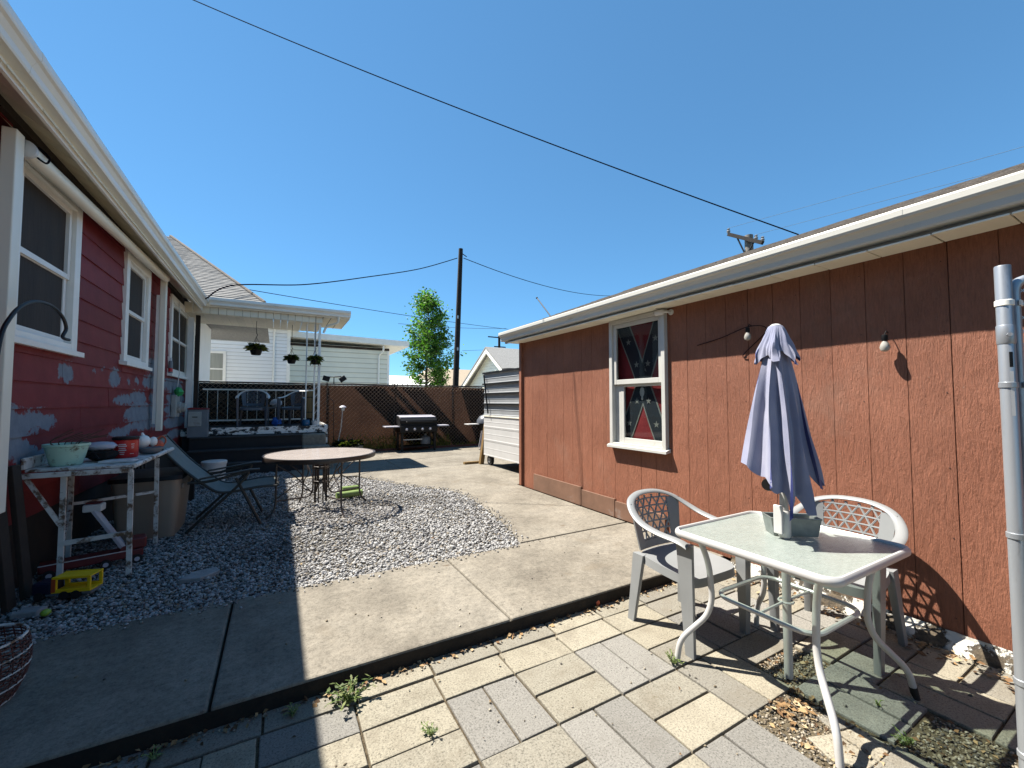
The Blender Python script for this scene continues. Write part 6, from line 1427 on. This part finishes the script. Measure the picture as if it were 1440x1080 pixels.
# bed of weeds and planters at the fence foot
gcols = [(.16, .17, .035), (.22, .20, .04), (.10, .11, .025), (.28, .24, .07)]
lm = MB(); tone = []; rr = random.Random(2)
for i in range(2600):
    x = rr.uniform(1.2, 6.4); dens = 1 if x < 3.0 else (.9 if 4.0 < x < 4.6 else .25)
    if rr.random() > dens: continue
    y = rr.uniform(11.95, 12.06); h = rr.uniform(.08, .48) * (1 if x < 4.7 else .4); b = Vector((x, y, S - .05)); d = Vector((rr.uniform(-.25, .25), rr.uniform(-.25, .0), 1)).normalized(); sd_ = Vector((1, 0, 0)) * .011
    b2 = b + d * h * rr.random(); L_ = rr.uniform(.05, .16); cc = rr.choice(gcols); s_ = rr.uniform(.7, 1.2)
    lm.add([b2 - sd_, b2 + sd_, b2 + d * L_ + Vector((rr.uniform(-.05, .05), rr.uniform(-.03, .03), 0))], [(0, 1, 2)]); tone += [(cc[0] * s_, cc[1] * s_, cc[2] * s_, 1)] * 3
lm.tone = tone; stuff(tag(lm.build('weed_bed', 'leaf', None, fix=False), 'yellowish weeds growing along the foot of the back fence', 'weeds'))
pl = onG(497, 640, S); plt = thing('stone_planter', 'low grey planter box of weeds against the back fence beside the porch', 'planter', (pl.x, 11.6, S))
pcx = 1.62
MB().hexa([(pcx - .36, 11.45, S), (pcx + .30, 11.45, S), (pcx + .30, 11.8, S), (pcx - .36, 11.8, S), (pcx - .40, 11.40, .30), (pcx + .36, 11.40, .30), (pcx + .36, 11.85, .30), (pcx - .40, 11.85, .30)]).build('box', 'concrete_step', plt, bevel=.015)
leaves_mesh((pcx, 11.62, .30), .42, 320, .22, [(.02, .032, .01), (.035, .045, .014), (.07, .065, .025)], .3, 4).build('plants', 'leaf', plt, fix=False)
for i, (px, py, h, lab) in enumerate(((482, 573, 1.18, 'solar stake light with blue-white cap in the planter by the fence'),)):
    c = onY(px, py, 11.6); so = thing('solar_light', lab, 'garden light', (c.x, 11.6, .30))
    MB().tube([(c.x - .12, 11.6, .29), (c.x - .03, 11.6, .8), (c.x, 11.6, c.z)], .010, 6).build('stake', 'white_plastic', so); MB().lathe([(.09, 0), (.075, .025), (.03, .05), (.001, .055)], c, 14).build('cap', 'silver_toy', so, True); MB().lathe([(.03, -.09), (.05, -.06), (.05, -.001)], c, 12).build('lamp', 'white_plastic', so, True)
c = onY(463, 566, 11.75); tag(MB().tube(smoothpath([(c.x + .12, 11.75, .1), (c.x + .11, 11.75, 1.2), (c.x + .10, 11.75, 1.45), (c.x, 11.75, 1.52), (c.x - .10, 11.75, 1.44), (c.x - .11, 11.75, 1.36)]), .009, 6).build('crook_stake', 'black_iron', None, True, org=(c.x + .12, 11.75, .1)), 'thin dark crook stake standing before the fence beside the porch post', 'stake')
# orange ball in the corner of the kerb
c = onG(839, 851, 0); tag(MB().ball((c.x, c.y, .022), .024, 16, (1, 1, .92), .02).build('orange_ball', 'orange_ball', None, True, org=(c.x, c.y, 0)), 'small orange ball on the pavers at the foot of the walk', 'ball')
# dry leaves along the kerb, in the gaps and by the wall
lv = MB(); tone = []; rr = random.Random(21)
def leaf(x, y, z, s):
    a = rr.uniform(0, 6.28); d = Vector((math.cos(a), math.sin(a), rr.uniform(-.25, .35))) * s; n2 = Vector((-math.sin(a), math.cos(a), rr.uniform(-.4, .4))) * s * rr.uniform(.2, .35)
    b = Vector((x, y, z)); lv.add([b, b + d * .5 - n2, b + d, b + d * .5 + n2 + Vector((0, 0, .006))], [(0, 1, 2), (0, 2, 3)])
    cc = rr.choice([(.30, .18, .08), (.42, .28, .14), (.20, .11, .05), (.50, .38, .22), (.12, .07, .035)]); s_ = rr.uniform(.7, 1.1); tone.extend([(cc[0] * s_, cc[1] * s_, cc[2] * s_, 1)] * 4)
for i in range(260): leaf(rr.uniform(-1.2, 2.9), 2.30 - abs(rr.gauss(0, .03)), rr.uniform(.003, .012), rr.uniform(.015, .04))
for (x0, x1, y0, y1) in gaps:
    for i in range(90): leaf(rr.uniform(x0, x1), rr.uniform(y0, y1), rr.uniform(-.009, .0), rr.uniform(.012, .034))
for i in range(70): leaf(rr.uniform(2.05, 2.30), rr.uniform(1.04, 1.17), rr.uniform(-.006, .004), rr.uniform(.018, .045))
for i in range(220): leaf(3.40 - abs(rr.gauss(0, .08)), rr.uniform(-.4, 2.2), rr.uniform(.002, .02), rr.uniform(.02, .05))
for i in range(70): leaf(rr.uniform(-1, 3.2), rr.uniform(.4, 2.2), .006, rr.uniform(.01, .025))
for i in range(60): leaf(rr.uniform(-1.5, 1.9), rr.uniform(3.5, 7), S + .012, rr.uniform(.02, .035))
lv.tone = tone; stuff(tag(lv.build('dry_leaves', 'debris', None, fix=False), 'dry brown leaf litter in the paver gaps and along the walk', 'leaves'))
# grit: small stones on the pavers and in the gaps
Pg = []
for (x0, x1, y0, y1) in gaps: Pg += [(rr.uniform(x0, x1), rr.uniform(y0, y1), rr.uniform(-.012, -.007)) for _ in range(1100)]
Pg += [(rr.uniform(-1, 3.2), rr.uniform(.3, 2.28), .004) for _ in range(90)] + [(rr.uniform(-1.2, 2.9), 2.30 - abs(rr.gauss(0, .025)), .004) for _ in range(260)] + [(rr.uniform(-1.6, 2.6), rr.uniform(2.35, 3.45) if rr.random() < .3 else 3.45 - abs(rr.gauss(0, .03)), S + .003) for _ in range(120)]
Pg += [(3.42 - abs(rr.gauss(0, .05)), rr.uniform(-.4, 2.25), rr.uniform(0, .012)) for _ in range(500)]
Pg = np.array(Pg); n = len(Pg); tg = np.array([(.30, .25, .17), (.10, .09, .075), (.4, .35, .27), (.18, .14, .09)])[rng.choice(4, n)] * rng.uniform(.8, 1.2, (n, 1))
o = scatter('grit', Pg, rng.uniform(.003, .0085, n), tg, 'gravel_stone', .7); tag(o, 'scattered grit and pebbles on the pavers', 'grit')
